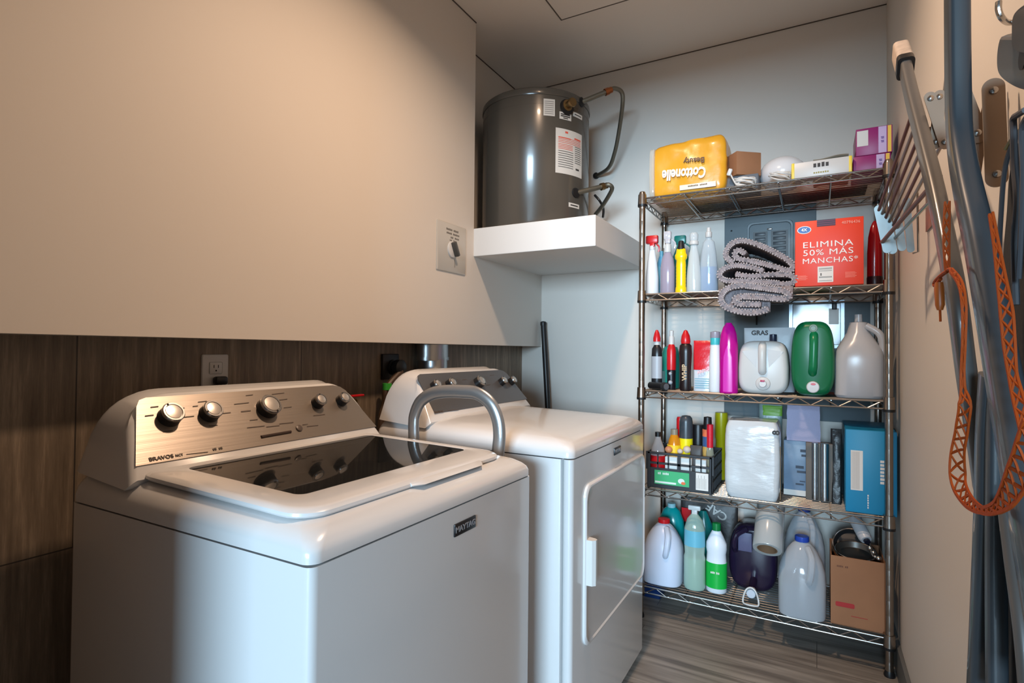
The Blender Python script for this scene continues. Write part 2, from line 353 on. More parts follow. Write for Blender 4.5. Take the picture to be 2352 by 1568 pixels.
        part('display_bar', MB().tube([a, b], .0035, 6), mat('dark_display', (60, 46, 40), .3), console)
        part('start_button', MB().lathe([(.0085, -.001), (.0085, .002), (.007, .0028)], (0, 0, 0), 20).xf(M.Translation(onface(687, 983)) @ rot), mat('dark_button', (86, 74, 66), .4), console)
    else:
        tx('BRAVOS', 1008, 946, .0105, 1.15, .0003)
        lines = MB()
        for (x_, y_, wp) in ((1028, 943, 26), (985, 906, 10), (1020, 900, 12), (1125, 862, 10), (1062, 872, 10), (1118, 884, 8)):
            a = onface(x_, y_); b = onface(x_+wp, y_-wp*.1); u = upv*.001; lines.raw([a-u, b-u, b+u, a+u], [(0, 1, 2, 3)])
        part('print', lines, ink, console)
    return t
wash = appliance('washer', (0, 0, 0))
dry = appliance('dryer', (.059, .781, .022))
m_badge = mat('badge_black', (14, 15, 20), .35); m_silv = mat('badge_letter', (150, 152, 158), .4, metal=.3)
def badge(parent, xp, c, w_, h_):
    part('badge', MB().box((xp-.001, c.y-w_/2, c.z-h_/2), (xp+.003, c.y+w_/2, c.z+h_/2), .0012), m_badge, parent)
    text('MAYTAG', h_*.62, (xp+.0032, c.y, c.z), (0, 1, 0), (0, 0, 1), m_silv, parent, 'badge_lettering', .0003, sx=.88*w_/(h_*2.35), bold=.0004)
badge(wash, -.604, at(1067, 1207, x=-.604), .074, .024)
badge(dry, -.545, at(1417, 1034, x=-.545), .062, .022)
# dryer door: raised panel with a rounded lip, and handle
A = at(1340, 1140, x=-.545); B = at(1476, 1100, x=-.545); zt = at(1400, 1082, x=-.545).z; zb_ = at(1342, 1486, x=-.545).z
door = part('door', MB().loft([[V((-.545+h, y, z)) for y, z in rr(A.y+i, B.y-i, zb_+i, zt-i, .035, 6)] for h, i in ((-.002, 0), (.006, .000), (.009, .003), (.0095, .007), (.006, .011), (.0055, .03))], False), m_white, dry)
h0 = at(1352, 1345, x=-.53); h1 = at(1356, 1238, x=-.53)
part('door_handle', MB().loft([[V((-.539+x_, h0.y+.012+y_, z_)) for x_, y_ in ((0, -.014), (.018, -.012), (.026, -.004), (.026, .006), (.018, .012), (0, .016))] for z_ in (h0.z, h0.z+.008, h1.z-.01, h1.z)]), m_whitepl, door)

# ------------------------------------------------------------------ things on and by the left wall
t = thing('outlet_plate', 'white wall outlet with a black plug, above the washing machine console', 'outlet', at(492, 845, x=XT))
c = at(492, 848, x=XT)
pl = part('plate', MB().loft([[V((XT+h, y, z)) for y, z in rr(c.y-.037+i, c.y+.037-i, c.z-.062+i, c.z+.04-i, .004, 3)] for h, i in ((0, 0), (.004, 0), (.006, .002))]), m_whitepl, t)
part('receptacle', MB().box((XT+.005, c.y-.018, c.z-.012), (XT+.0085, c.y+.018, c.z+.02), .003), m_whitepl, pl)
sl_ = MB()
for dy in (-.006, .006): sl_.box((XT+.0075, c.y+dy-.001, c.z+.004), (XT+.0088, c.y+dy+.001, c.z+.012))
sl_.box((XT+.0075, c.y-.002, c.z-.005), (XT+.0088, c.y+.002, c.z-.001)); part('slot', sl_, m_dark, pl)
pg = at(497, 872, x=XT); single('power_plug', MB().box((XT+.008, pg.y-.017, pg.z-.013), (XT+.028, pg.y+.017, pg.z+.010), .006).tube([(XT+.02, pg.y, pg.z), (XT+.03, pg.y, pg.z-.04), (XT+.03, pg.y, pg.z-.25)], .004), m_black, 'black plug in the white wall outlet above the washing machine', 'plug')
c = at(893, 840, x=XT)
t = thing('dryer_outlet', 'black square heavy-duty outlet on the tile wall left of the metal duct', 'outlet', c)
part('plate', MB().box((XT, c.y-.045, c.z-.05), (XT+.012, c.y+.045, c.z+.045), .003), m_black, t)
part('socket', MB().lathe([(.03, 0), (.028, .01), (.02, .012)], (0, 0, 0), 20).xf(M.Translation((XT+.01, c.y+.008, c.z-.005)) @ M.Rotation(R(90), 4, 'Y')), m_black, t)
t = thing('dryer_power_cord', 'dark round plug with a green band and cord behind the dryer console', 'power cord', (XT+.03, c.y+.012, c.z-.01))
part('plug', MB().lathe([(.024, 0), (.03, .008), (.03, .03), (.018, .038)], (0, 0, 0), 20).xf(M.Translation((XT+.022, c.y+.012, c.z-.006)) @ M.Rotation(R(90), 4, 'Y')), m_black, t)
gb = at(889, 890, x=XT+.05)
part('green_band', MB().tube([gb+V((0, 0, .016)), gb-V((0, 0, .008))], .017, 12), mat('bright_green', (60, 175, 60), .4), t, label='bright green band')
part('cord', MB().tube(sm([(XT+.05, c.y+.012, c.z-.02), gb, at(884, 930, x=XT+.05), at(874, 985, x=XT+.06), at(870, 1030, x=XT+.06)-V((0, 0, .3))]), .012, 10), mat('brown_cord', (70, 52, 38), .5), t)
p = at(828, 907, x=-1.36)
t = thing('water_valve', 'small tap with a red lever on the tile behind the washing machine', 'valve', (XT, p.y-.03, p.z-.01))
part('body', MB().tube([(XT, p.y-.03, p.z-.02), (XT+.06, p.y-.03, p.z-.02)], .01, 10).tube([(XT+.04, p.y-.03, p.z-.02), (XT+.04, p.y-.03, p.z-.08)], .009, 10), mat('brass', (150, 120, 70), .35, metal=1), t)
part('lever', MB().box((XT+.045, p.y-.045, p.z-.004), (XT+.06, p.y+.012, p.z+.003), .002), m_red, t)
# duct
m_galv = mat('galvanised_steel', (165, 168, 170), .3, metal=1, bump=.15, bscale=25)
dc = at(996, 800, x=-1.35); t = thing('exhaust_duct', 'galvanised metal exhaust duct rising behind the dryer console', 'duct', (-1.355, dc.y, .6))
dl = lambda z, k=1: [V((-1.355+.055*k*cos(2*pi*i/28), dc.y+.078*k*sin(2*pi*i/28), z)) for i in range(28)]
part('pipe', MB().loft([dl(1.042), dl(ZB-.002)]), m_galv, t)
part('clamp', MB().loft([dl(1.044, 1.0), dl(1.044, 1.04), dl(1.056, 1.04), dl(1.056, 1.0)], False, False), m_galv, t)
part('elbow', MB().tube(sm([(-1.355, dc.y, 1.045), (-1.352, dc.y-.003, 1.00), (-1.34, dc.y-.02, .95), (-1.335, dc.y-.06, .90), (-1.335, dc.y-.12, .88)]), .06, 20), m_galv, t)
# timer switch
c = at(1035, 570, x=XL); c = V((XL, 1.836, 1.495))
t = thing('timer_switch', 'square white wall plate with a rotary timer knob, left of the heater shelf', 'switch', c)
pl = part('plate', MB().loft([[V((XL+h, y, z)) for y, z in rr(1.736+i, 1.937-i, 1.398+i, 1.594-i, .004, 3)] for h, i in ((0, 0), (.004, 0), (.006, .003))]), mat('plate_grey_white', (190, 187, 180), .4), t)
k = part('knob', MB().lathe([(.034, 0), (.033, .006), (.028, .009)], (0, 0, 0), 28).xf(M.Translation((XL+.005, 1.836, 1.49)) @ M.Rotation(R(90), 4, 'Y')), m_whitepl, t)
kb = MB().box((-.008, -.03, 0), (.008, .03, .022), .004); kb.xf(M.Translation((XL+.012, 1.836, 1.49)) @ M.Rotation(R(90), 4, 'Y') @ M.Rotation(R(-62), 4, 'Z')); part('grip', kb, mat('dark_grey_plastic', (70, 68, 64), .4), k)
gp = mat('grey_print2', (110, 106, 100), .6)
for yy_, zz_, ln_, hh_, wd_ in ((1.836, 1.568, .085, .008, (6, 5)), (1.84, 1.553, .09, .007, (5, 6)), (1.853, 1.538, .06, .007, (2, 3)), (1.842, 1.526, .05, .005, (2, 3))):
    marks((XL+.0064, yy_, zz_), (0, 1, 0), (0, 0, 1), ln_, hh_, gp, pl, wd_, .0004)
part('tick', MB().box((XL+.0062, 1.853, 1.42), (XL+.0068, 1.855, 1.455)).xf(M.Identity(4)), gp, pl)

# heater shelf and heater
XS = -.7434
single('heater_shelf', MB().box((XN, YN, 1.489), (XS, YB, 1.609), .002), mat('white_shelf_paint', (222, 222, 220), .5), 'thick white box shelf in the corner under the grey water heater', 'shelf', smooth=0)
hx, hy, hr, hz0, hz1 = -1.150, 2.300, .2455, 1.6095, 2.205
m_heat = mat('grey_heater_enamel', (78, 73, 66), .25, coat=.3)
t = thing('water_heater', 'dark grey cylindrical water heater standing on the white corner shelf', 'water heater', (hx, hy, hz0))
tank = part('tank', MB().lathe([(hr-.004, hz0), (hr, hz0+.006), (hr, hz0+.575-.05)], (hx, hy, 0), 64), m_heat, t)
part('top_cap', MB().lathe([(hr+.003, hz1-.035), (hr+.005, hz1-.028), (hr+.003, hz1-.01), (hr-.006, hz1-.002), (hr-.03, hz1+.004), (.001, hz1+.012)], (hx, hy, 0), 64), m_heat, t)
part('seam_band', MB().lathe([(hr+.0005, hz1-.075), (hr+.0005, hz1-.034)], (hx, hy, 0), 64), m_heat, t)
def onheat(px, py):
    d = F2*FPX + R3*(px-1176) + U3*(784-py); o = V((0, 0, HC))
    a = d.x**2+d.y**2; b = -2*(d.x*hx+d.y*hy); c_ = hx*hx+hy*hy-(hr+.0008)**2; q = b*b-4*a*c_
    tt = (-b-math.sqrt(max(q, 0)))/(2*a); return o+d*tt
def sticker(pxs, m, parent, name='sticker', off=.001):
    "curved label on the tank: pixel corners TL, TR, BR, BL"
    P = [onheat(*p) for p in pxs]; an = lambda p: math.atan2(p.y-hy, p.x-hx)
    a0 = (an(P[0])+an(P[3]))/2; a1 = (an(P[1])+an(P[2]))/2; z1 = (P[0].z+P[1].z)/2; z0 = (P[2].z+P[3].z)/2; n = 10; v = []; f = []
    for i in range(n+1):
        a = a0+(a1-a0)*i/n
        for z in (z0, z1): v.append((hx+(hr+off)*cos(a), hy+(hr+off)*sin(a), z))
    for i in range(n): f.append((2*i, 2*i+2, 2*i+3, 2*i+1))
    return part(name, MB().raw(v, f), m, parent), a0, a1, z0, z1
m_stk = mat('sticker_white', (205, 200, 192), .5); m_ink = mat('black_ink', (50, 46, 44), .6); m_rink = mat('red_ink', (214, 90, 70), .6)
def rows(st, lst, m, off=.0016):
    "printed lines on a curved label: (u0,u1,v,thick) in label fractions"
    o, a0, a1, z0, z1 = st; mb = MB()
    for u0, u1, v_, th in lst:
        n = 6; vv = []; ff = []
        for i in range(n+1):
            a = a0+(a1-a0)*(u0+(u1-u0)*i/n)
            for s_ in (-1, 1): vv.append((hx+(hr+off)*cos(a), hy+(hr+off)*sin(a), z0+(z1-z0)*(v_+s_*th)))
        mb.raw(vv, [(2*i, 2*i+2, 2*i+3, 2*i+1) for i in range(n)])
    part('print', mb, m, o)
st = sticker(((1276, 293), (1336, 310), (1336, 410), (1276, 397)), m_stk, tank)
rows(st, [(.08, .92, 1-.06-.035*k_, .006) for k_ in range(4, 8)]+[(.08, .58, 1-.05-.033*k_, .006) for k_ in range(9, 13)], m_rink)
rows(st, [(.3, .4, .93, .022), (.08, .5, .80, .012), (.64, .92, .84, .018)], m_rink)
rows(st, [(.08, .6, .50-.05*k_, .006) for k_ in range(8)]+[(.66, .93, .66-.045*k_, .006) for k_ in range(9)]+[(.7, .85, .16, .02)], m_ink)
st = sticker(((1249, 226), (1275, 229), (1274, 268), (1248, 264)), m_stk, tank); rows(st, [(.1, .9, .85-.12*k_, .02) for k_ in range(7)], mat('grey_ink', (140, 136, 130), .6))
st = sticker(((1285, 256), (1312, 262), (1312, 279), (1285, 272)), m_stk, tank); rows(st, [(.1, .9, .7, .08), (.1, .9, .45, .08), (.3, .7, .2, .07)], m_ink)
st = sticker(((1316, 258), (1337, 264), (1337, 275), (1316, 268)), m_stk, tank); rows(st, [(.15, .85, .5, .1)], m_ink)
st = sticker(((1306, 465), (1330, 470), (1330, 480), (1306, 475)), m_stk, tank); rows(st, [(.15, .85, .5, .14)], m_ink)
m_brass = mat('aged_brass', (150, 128, 92), .35, metal=1); m_flex = mat('braided_hose', (120, 116, 104), .4, metal=.8, bump=.5, bscale=400); m_cop = mat('copper', (176, 112, 74), .3, metal=1)
def outdir(p): return (V((p.x, p.y, 0))-V((hx, hy, 0))).normalized()
p = onheat(1302, 243); n_ = outdir(p); rz = n_.to_track_quat('Z', 'Y').to_matrix().to_4x4()
rv = part('relief_valve', MB().lathe([(.024, -.004), (.024, .008), (.016, .01), (.015, .035), (.02, .037), (.018, .046)], (0, 0, 0), 16).xf(M.Translation(p) @ rz), m_brass, t)
part('valve_ring', MB().lathe([(.034, -.002), (.033, .006), (.025, .007)], (0, 0, 0), 20).xf(M.Translation(p-V((0, 0, .006))) @ rz), m_black, t)
def hose(a, far, pts, nm):
    p = onheat(*a); n_ = outdir(p); rz = n_.to_track_quat('Z', 'Y').to_matrix().to_4x4(); 
    part('pipe_collar', MB().lathe([(.022, -.003), (.021, .005), (.013, .006)], (0, 0, 0), 16).xf(M.Translation(p) @ rz), m_black, t)
    q = far; pi_ = part('pipe', MB().tube([p-n_*.01, q], .011, 12), m_flex, t)
    d_ = (q-p).normalized()
    part('fitting', MB().tube([q-d_*.012, q+d_*.006], .016, 10).tube([q+d_*.006, q+d_*.022], .0135, 10), m_cop if nm else m_brass, pi_)
    part('hose', MB().tube(sm([q+d_*.01]+pts, 8), .0095, 12), m_flex, t)
YH = 2.33
hose((1335, 235), at(1395, 210, y=YH), [at(1412, 203, y=YH+.02), at(1428, 212, y=YH+.05), at(1430, 240, y=YH+.08), at(1422, 300, y=YH+.16), at(1412, 350, y=YH+.22), at(1398, 385, y=YH+.27), at(1370, 404, y=YB-.005)], 1)
part('wall_collar', MB().lathe([(.016, 0), (.015, .012)], (0, 0, 0), 14).xf(M.Translation(at(1370, 404, y=YB-.001)) @ M.Rotation(R(90), 4, 'X')), m_black, t)
hose((1322, 443), at(1385, 428, y=YH), [at(1398, 424, y=YH), at(1406, 432, y=YH+.02), at(1398, 450, y=YH+.06), at(1382, 475, y=YH+.12), at(1368, 492, y=YH+.16)], 0)
part('cable', MB().tube(sm([at(1366, 448, y=2.5), at(1378, 462, y=2.5), at(1386, 480, y=2.55), at(1385, 498, y=2.6)]), .006, 8), m_black, t)

# broom pole
a = at(1248, 742, y=2.64); b = at(1258, 930, y=2.61); b2 = a+(b-a)*((a.z-.02)/(a.z-b.z))
t = thing('broom', 'black broom pole leaning in the corner behind the dryer', 'broom', b2)
part('pole', MB().tube([b2, a], .0145, 14), m_black, t); part('cap', MB().lathe([(.016, -.012), (.0165, .004), (.012, .009), (.001, .011)], a, 14), m_black, t)
part('head', MB().box(b2-V((.13, .03, .02)), b2+V((.13, .03, .04)), .01), m_black, t)
# stool handle between washer and dryer
YS = 1.255
m_alu = mat('grey_aluminium', (150, 150, 150), .32, metal=.75)
t = thing('step_stool', 'folded step stool with a curved grey metal handle, between washer and dryer', 'step stool', (at(1050, 900, y=YS).x, YS, 0))
L_ = at(951, 990, y=YS); Rr = at(1144, 1020, y=YS)
arc = [V((L_.x, YS, .03)), V((L_.x, YS, .6)), V((L_.x, YS, .8)), at(950, 975, y=YS), at(953, 950, y=YS), at(966, 922, y=YS), at(990, 905, y=YS), at(1020, 899, y=YS), at(1060, 899, y=YS), at(1095, 903, y=YS), at(1125, 925, y=YS), at(1142, 960, y=YS), at(1147, 1000, y=YS), V((Rr.x, YS, .8)), V((Rr.x, YS, .6)), V((Rr.x, YS, .03))]
path = sm(arc, 6); sec = [(.018*cos(2*pi*i/16), .011*sin(2*pi*i/16)) for i in range(16)]
part('handle', MB().sweep(path, sec, up=V((0, 1, 0)), ups=[V((0, 1, 0))]*len(path)), m_alu, t)
for z_ in (.2, .45, .68): part('step', MB().box((L_.x+.02, YS-.012, z_-.02), (Rr.x-.02, YS+.012, z_+.1), .004), mat('grey_step', (110, 110, 112), .6), t)

# ------------------------------------------------------------------ wire rack
RX0, RX1, RY0, RY1 = -.6354, .214, 2.266, 2.645
ring_z = [1.691, 1.292, .893, .494, .095]; ZS = [z+.0335 for z in ring_z]
m_post = mat('chrome_post', (158, 150, 142), .24, metal=1)
t = thing('wire_rack', 'tall five-tier chrome wire shelving rack against the back wall', 'shelving rack', ((RX0+RX1)/2, (RY0+RY1)/2, 0)); rack = t
for px_, py_ in ((RX0, RY0), (RX1, RY0), (RX0, RY1), (RX1, RY1)):
    pr_ = [(.0125, .02)]; z_ = .05
    while z_ < 1.73: pr_ += [(.0125, z_), (.01235, z_+.0012), (.01235, z_+.0024), (.0125, z_+.0036)]; z_ += .0254*2
    pr_ += [(.0125, 1.735)]
    po = part('post', MB().lathe(pr_, (px_, py_, 0), 16), m_post, t)
    part('post_cap', MB().lathe([(.0135, 1.733), (.014, 1.74), (.011, 1.748), (.001, 1.749)], (px_, py_, 0), 16), m_post, po)
    part('foot', MB().lathe([(.016, 0), (.017, .006), (.012, .022)], (px_, py_, 0), 12), m_black, po)
wr, wr2 = .0032, .0018
for k_, z_ in enumerate(ring_z):
    zt_, zl = z_+.030, z_+.005; g_ = MB(); e_ = MB()
    for yy in (RY0, RY1):
        e_.rod((RX0, yy, zt_), (RX1, yy, zt_), wr, 8); e_.rod((RX0, yy, zl), (RX1, yy, zl), wr, 8)
        n = 19; pts = [V((RX0+.02+(RX1-RX0-.04)*i/n, yy, zt_ if i % 2 else zl)) for i in range(n+1)]
        for a, b in zip(pts, pts[1:]): e_.rod(a, b, wr2+.0004, 6)
    for xx in (RX0, RX1):
        e_.rod((xx, RY0, zt_), (xx, RY1, zt_), wr, 8); e_.rod((xx, RY0, zl), (xx, RY1, zl), wr, 8)
        n = 9; pts = [V((xx, RY0+.02+(RY1-RY0-.04)*i/n, zt_ if i % 2 else zl)) for i in range(n+1)]
        for a, b in zip(pts, pts[1:]): e_.rod(a, b, wr2+.0004, 6)
    n = 17
    for i in range(1, n): 
        yy = RY0+(RY1-RY0)*i/n; g_.rod((RX0, yy, zt_+.0014), (RX1, yy, zt_+.0014), wr2, 5)
    for i in range(1, 5):
        xx = RX0+(RX1-RX0)*i/5; g_.rod((xx, RY0, zt_-.003), (xx, RY1, zt_-.003), .0026, 6)
        g_.rod((xx, RY0, zl), (xx, RY1, zl), .0026, 6)
    sh = part('shelf', e_, m_chrome, t); part('shelf_grid', g_, m_chrome, sh)
    for px_, py_ in ((RX0, RY0), (RX1, RY0), (RX0, RY1), (RX1, RY1)):
        cl = part('collar', MB().lathe([(.0135, z_), (.0185, z_+.004), (.0168, z_+.045), (.0135, z_+.046)], (px_, py_, 0), 16), m_post, sh)
        part('clip_ring', MB().lathe([(.0128, z_-.006), (.0185, z_-.005), (.019, z_+.004), (.0135, z_+.005)], (px_, py_, 0), 16), m_black, sh)

def slot(l, r, tpx, Y, k, zb=None):
    zb = ZS[k] if zb is None else zb
    m_ = (l+r)/2; a = at(l, tpx, y=Y); b = at(r, tpx, y=Y); c = at(m_, tpx, y=Y)
    return (a.x+b.x)/2, b.x-a.x, c.z-zb, zb
def bottle(name, label, cat, l, r, tpx, Y, k, body, m, parts=(), sy=1, zb=None, bottom=.0006):
    "body and parts: profiles as (radius fraction, height fraction); parts: (name, profile, material)"
    cx, w_, h_, zb = slot(l, r, tpx, Y, k, zb); zb += bottom; h_ -= bottom
    t = thing(name, label, cat, (cx, Y, zb))
    pf = lambda P: [(max(.0002, a*w_/2), b*h_) for a, b in P]
    o = part('body', MB().lathe(pf(body), (0, 0, 0), 24, 1, sy), m, t, world=False)
    for nm, P, mm in parts:
        if callable(P): part(nm, P(w_, h_), mm, t, world=False)
        else: part(nm, MB().lathe(pf(P), (0, 0, 0), 24, 1, sy if nm in ('label', 'liquid', 'band') else 1), mm, t, world=False)
    return t, cx, w_, h_, zb
def pm(col, **k): return mat('plastic_%d_%d_%d' % col, col, k.pop('rough', .32), **k)

# ---- shelf 2 : sprays and bottles
def trigger(mm, s=1, back=0):
    def f(w_, h_):
        z = h_*.86; mb = MB().box((-w_*.42*s, -.012, z), (w_*.40*s, .012, h_), .006)
        mb.box((-w_*.16, -.011, h_*.80), (w_*.2, .011, z+.004), .004)
        mb.tube(sm([(w_*.28, 0, z), (w_*.5, 0, z-h_*.06), (w_*.46, 0, z-h_*.14)], 4), .0035, 6)
        return mb
    return f
bt, *_ = bottle('spray_bottle', 'white spray bottle with a red trigger head, first at the left end', 'bottle', 1483, 1514, 541, 2.36, 1,
    [(.001, 0), (.88, 0), (.96, .02), (.94, .30), (.72, .55), (.42, .74), (.38, .84), (.3, .84)], pm((226, 228, 230)), [('trigger', trigger(m_red, 1.1), m_red), ('collar', [(.42, .76), (.44, .78), (.44, .82), (.36, .83)], m_whitepl)], sy=.8)
part('label', MB().lathe([(.0135, .075), (.0137, .11)], (.004, 0, 0), 20, 1, .8), m_red, bt, world=False)
bottle('blue_bottle', 'light blue bottle tucked behind the red-trigger spray bottle', 'bottle', 1509, 1530, 576, 2.47, 1,
    [(.001, 0), (.95, 0), (1, .03), (1, .7), (.6, .85), (.4, .9), (.4, .99), (.1, 1)], pm((96, 166, 196)))
bottle('spray_bottle', 'lilac-tinted clear spray bottle with a pale trigger, second spray from the left', 'bottle', 1517, 1551, 531, 2.33, 1,
    [(.001, 0), (.9, 0), (.98, .02), (.96, .42), (.78, .56), (.46, .66), (.42, .74), (.3, .75)], pm((158, 148, 164), rough=.15), [('trigger', trigger(m_whitepl, .6), clear('pale_trigger', (225, 222, 228), .6)), ('collar', [(.46, .66), (.5, .68), (.46, .78), (.3, .80)], m_whitepl)], sy=.8)
bottle('spray_bottle', 'teal spray bottle standing behind the yellow bottle', 'bottle', 1540, 1586, 541, 2.46, 1,
    [(.001, 0), (.92, 0), (1, .03), (.96, .45), (.9, .6), (.4, .8), (.3, .84)], pm((14, 112, 104)), [('trigger', trigger(0, .7), pm((14, 118, 110)))], sy=.7)
bottle('yellow_bottle', 'bright yellow ribbed bottle with a black cap', 'bottle', 1550, 1579, 553, 2.30, 1,
    [(.001, 0), (.86, 0), (.9, .02), (.84, .1)]+[(.76+.04*(i % 2), .12+.03*i) for i in range(14)]+[(.72, .62), (.95, .66), (.98, .72), (.8, .76), (.72, .84), (.3, .845)], pm((246, 208, 10), rough=.25),
    [('cap', [(.6, .83), (.6, .86), (.5, .9), (.42, .985), (.3, 1), (.001, 1)], m_black)], sy=.75)
bottle('clear_bottle', 'clear pale bottle with a ribbed white cap, right of the yellow bottle', 'bottle', 1577, 1611, 534, 2.33, 1,
    [(.001, 0), (.95, 0), (1, .03), (.98, .25), (.86, .42), (.7, .6), (.5, .74), (.46, .8), (.3, .8)], clear('milky_clear', (222, 230, 232), .62), [('collar', [(.5, .79), (.62, .80), (.62, .85), (.5, .86)], m_whitepl), ('cap', [(.5, .86), (.55, .88), (.58, .96), (.42, .995), (.001, 1)], clear('clear_cap', (225, 232, 235), .5))], sy=.8)
t_, cx, w_, h_, zb = bottle('clear_bottle', 'clear bottle part filled with blue liquid, next to the grey rugs', 'bottle', 1606, 1650, 523, 2.35, 1,
    [(.001, 0), (.95, 0), (1, .02), (.99, .33), (.78, .62), (.6, .78), (.3, .82), (.28, .86), (.2, .86)], clear('clear_bluish', (214, 226, 234), .4), [('liquid', [(.001, .008), (.9, .008), (.95, .03), (.94, .39), (.001, .392)], pm((90, 152, 204), rough=.1)), ('cap', [(.3, .85), (.34, .86), (.34, .93), (.22, .94), (.2, 1), (.001, 1)], m_whitepl)], sy=.8)

# ---- folded rugs
m_rug = mat('grey_chenille', (146, 138, 142), .95, bump=1, bscale=260, vary=.25, vscale=90)
def rug(name, label, path2, th, Y0, Y1, seed, floor_z=None):
    "path2: pixel centreline of the folded sheet as seen from the front, at plane Y0"
    P = [at(a, b, y=Y0) for a, b in path2]; P = sm(P, 10); n = len(P); m_ = 44; mb = MB(); vs = []
    T = []
    for i in range(n):
        d = (P[min(n-1, i+1)]-P[max(0, i-1)]); d.y = 0; d.normalize(); T.append(V((-d.z, 0, d.x)))
    loop = [(i, 1) for i in range(n)]+[(i, -1) for i in range(n-1, -1, -1)]
    rings = []
    for j in range(m_+1):
        y = Y0+(Y1-Y0)*j/m_; e = 1 if 1 < j < m_-1 else .72; r = []
        for i, s_ in loop:
            q = P[i]+T[i]*s_*th/2*e; q.y = y; k = noise.noise(V((i*.9+seed, j*.8, s_*3)))*.0022+.0014*((i*3+j*5) % 4 < 2)
            q = q+T[i]*s_*k; q.x += .004*noise.noise(V((y*9, i*.05, seed))); q.y += .003*noise.noise(V((i*.5, s_, seed))) if j in (0, m_) else 0
            if floor_z and q.y > 2.238: q.z = max(q.z, floor_z+.0012+(q.z-floor_z+.08)*.02)
            r.append(q)
        rings.append(r)
    mb.loft(rings, False, False)
    k = len(loop)
    for base in (0, m_*k):   # end faces as strips
        mb.f += [(base+i, base+i+1, base+k-2-i, base+k-1-i) for i in range(n-1)]
    o = single(name, mb, m_rug, label, 'rug', 'folded grey rugs', smooth=80)
    fr = MB(); L0 = 0          # chenille tufts along the front edge
    acc = 0
    for i in range(n-1):
        acc += (P[i+1]-P[i]).length
        if acc > .0072:
            acc = 0
            for s_ in (-1, 1):
                q = P[i]+T[i]*s_*(th/2-.0005); q.y = Y0+random.uniform(-.002, .003); sphere(fr, q, random.uniform(.0030, .0042), seg=6)
    part('tufts', fr, mat('pale_tufts', (178, 172, 174), .95), o, label='paler tufted edge'); return o
Y0 = 2.244
rug('folded_rug', 'grey tufted rug folded at the bottom of the pile, drooping over the shelf edge', [(1748, 699), (1715, 698), (1696, 697), (1686, 689), (1702, 681), (1750, 682), (1798, 686), (1814, 679), (1800, 668), (1750, 660), (1700, 655), (1668, 664), (1655, 684), (1666, 704), (1700, 715), (1735, 717), (1766, 709)], .0195, 2.205, 2.46, 3, ZS[1])
rug('folded_rug', 'grey tufted rug in the middle of the pile with its open fold facing left', [(1752, 622), (1720, 612), (1690, 609), (1664, 616), (1652, 630), (1664, 643), (1700, 645), (1760, 647), (1810, 652), (1826, 643), (1815, 631), (1770, 630), (1725, 634), (1690, 629)], .0175, 2.262, 2.56, 5)
rug('folded_rug', 'grey tufted rug rolled and slumping at the top of the pile', [(1712, 583), (1698, 574), (1688, 580), (1692, 592), (1730, 600), (1780, 612), (1812, 621), (1822, 610), (1802, 592), (1752, 566), (1712, 553), (1686, 556), (1670, 572), (1668, 590), (1684, 603)], .0175, 2.275, 2.56, 9)

# ---- red carton
YC = 2.262
a = at(1826, 600, y=YC); b = at(1984, 600, y=YC); zt_ = at(1905, 503, y=YC).z
t = thing('detergent_box', 'bright red carton reading ELIMINA 50% MAS MANCHAS on the second shelf', 'box', ((a.x+b.x)/2, YC+.07, ZS[1]))
m_rb = mat('red_carton', (232, 62, 30), .45); m_rw = mat('carton_white', (240, 236, 232), .5); zb = ZS[1]+.001
bx = part('carton', MB().box((a.x, YC, zb), (b.x, YC+.14, zt_), .0015), m_rb, t)
fx = lambda u: a.x+(b.x-a.x)*u
fz = lambda v_: zb+(zt_-zb)*v_
X = V((1, 0, 0)); Zu = V((0, 0, 1)); yf = YC-.0012
W_ = b.x-a.x
def fit(s_, u, v_, wfrac, hgt, mm, bold=.0006, par=bx, y=yf, W=None, FX=fx, FZ=fz, wb=None):
    o = text(s_, hgt, (0, 0, 0), X, Zu, mm, par, 'lettering', .0003, bold=bold, space=1.1)
    vs = o.data.vertices; xs = [q.co.x for q in vs]; zs2 = [q.co.z for q in vs]; sx = wfrac*(W or W_)/(max(xs)-min(xs)); mx_ = (max(xs)+min(xs))/2; mz_ = (max(zs2)+min(zs2))/2
    i = rootinv(par); c_ = i @ V((FX(u), y, FZ(v_)))
    ys_ = [q.co.y for q in vs]; my = (max(ys_)+min(ys_))/2
    for q in vs: q.co = V(((q.co.x-mx_)*sx, q.co.y-my, q.co.z-mz_))+c_
    return o
fit('ELIMINA', .49, .63, .73, .030, m_rw, 0); fit('50% MÁS', .49, .52, .73, .030, m_rw, 0); fit('MANCHAS*', .52, .385, .80, .027, m_rw, 0)
part('logo_rim', MB().lathe([(.0225, 0), (.0225, .0008)], (0, 0, 0), 28, 1, .62).xf(M.Translation((fx(.14), YC, fz(.865))) @ M.Rotation(R(90), 4, 'X')), m_rw, bx)
part('logo', MB().lathe([(.020, 0), (.020, .0012)], (0, 0, 0), 28, 1, .58).xf(M.Translation((fx(.14), YC, fz(.865))) @ M.Rotation(R(90), 4, 'X')), mat('logo_blue', (30, 96, 176), .4), bx)
fit('4X', .14, .868, .09, .014, m_rw, .0006, y=YC-.0016); fit('40796436', .82, .93, .26, .014, mat('pale_red_ink', (246, 150, 128), .5), .0002)
hs = MB().box((fx(.33), YC-.001, fz(.90)), (fx(.60), YC+.004, fz(1)), 0); part('handle_slot', hs, mat('dark_wine', (58, 22, 44), .5), bx)
hs = MB(); 
for v_ in (.915, .945, .975): hs.box((fx(.33), YC-.0018, fz(v_)), (fx(.60), YC-.0008, fz(v_+.008)))
part('slot_stripes', hs, mat('plum_stripe', (130, 50, 90), .5), bx)
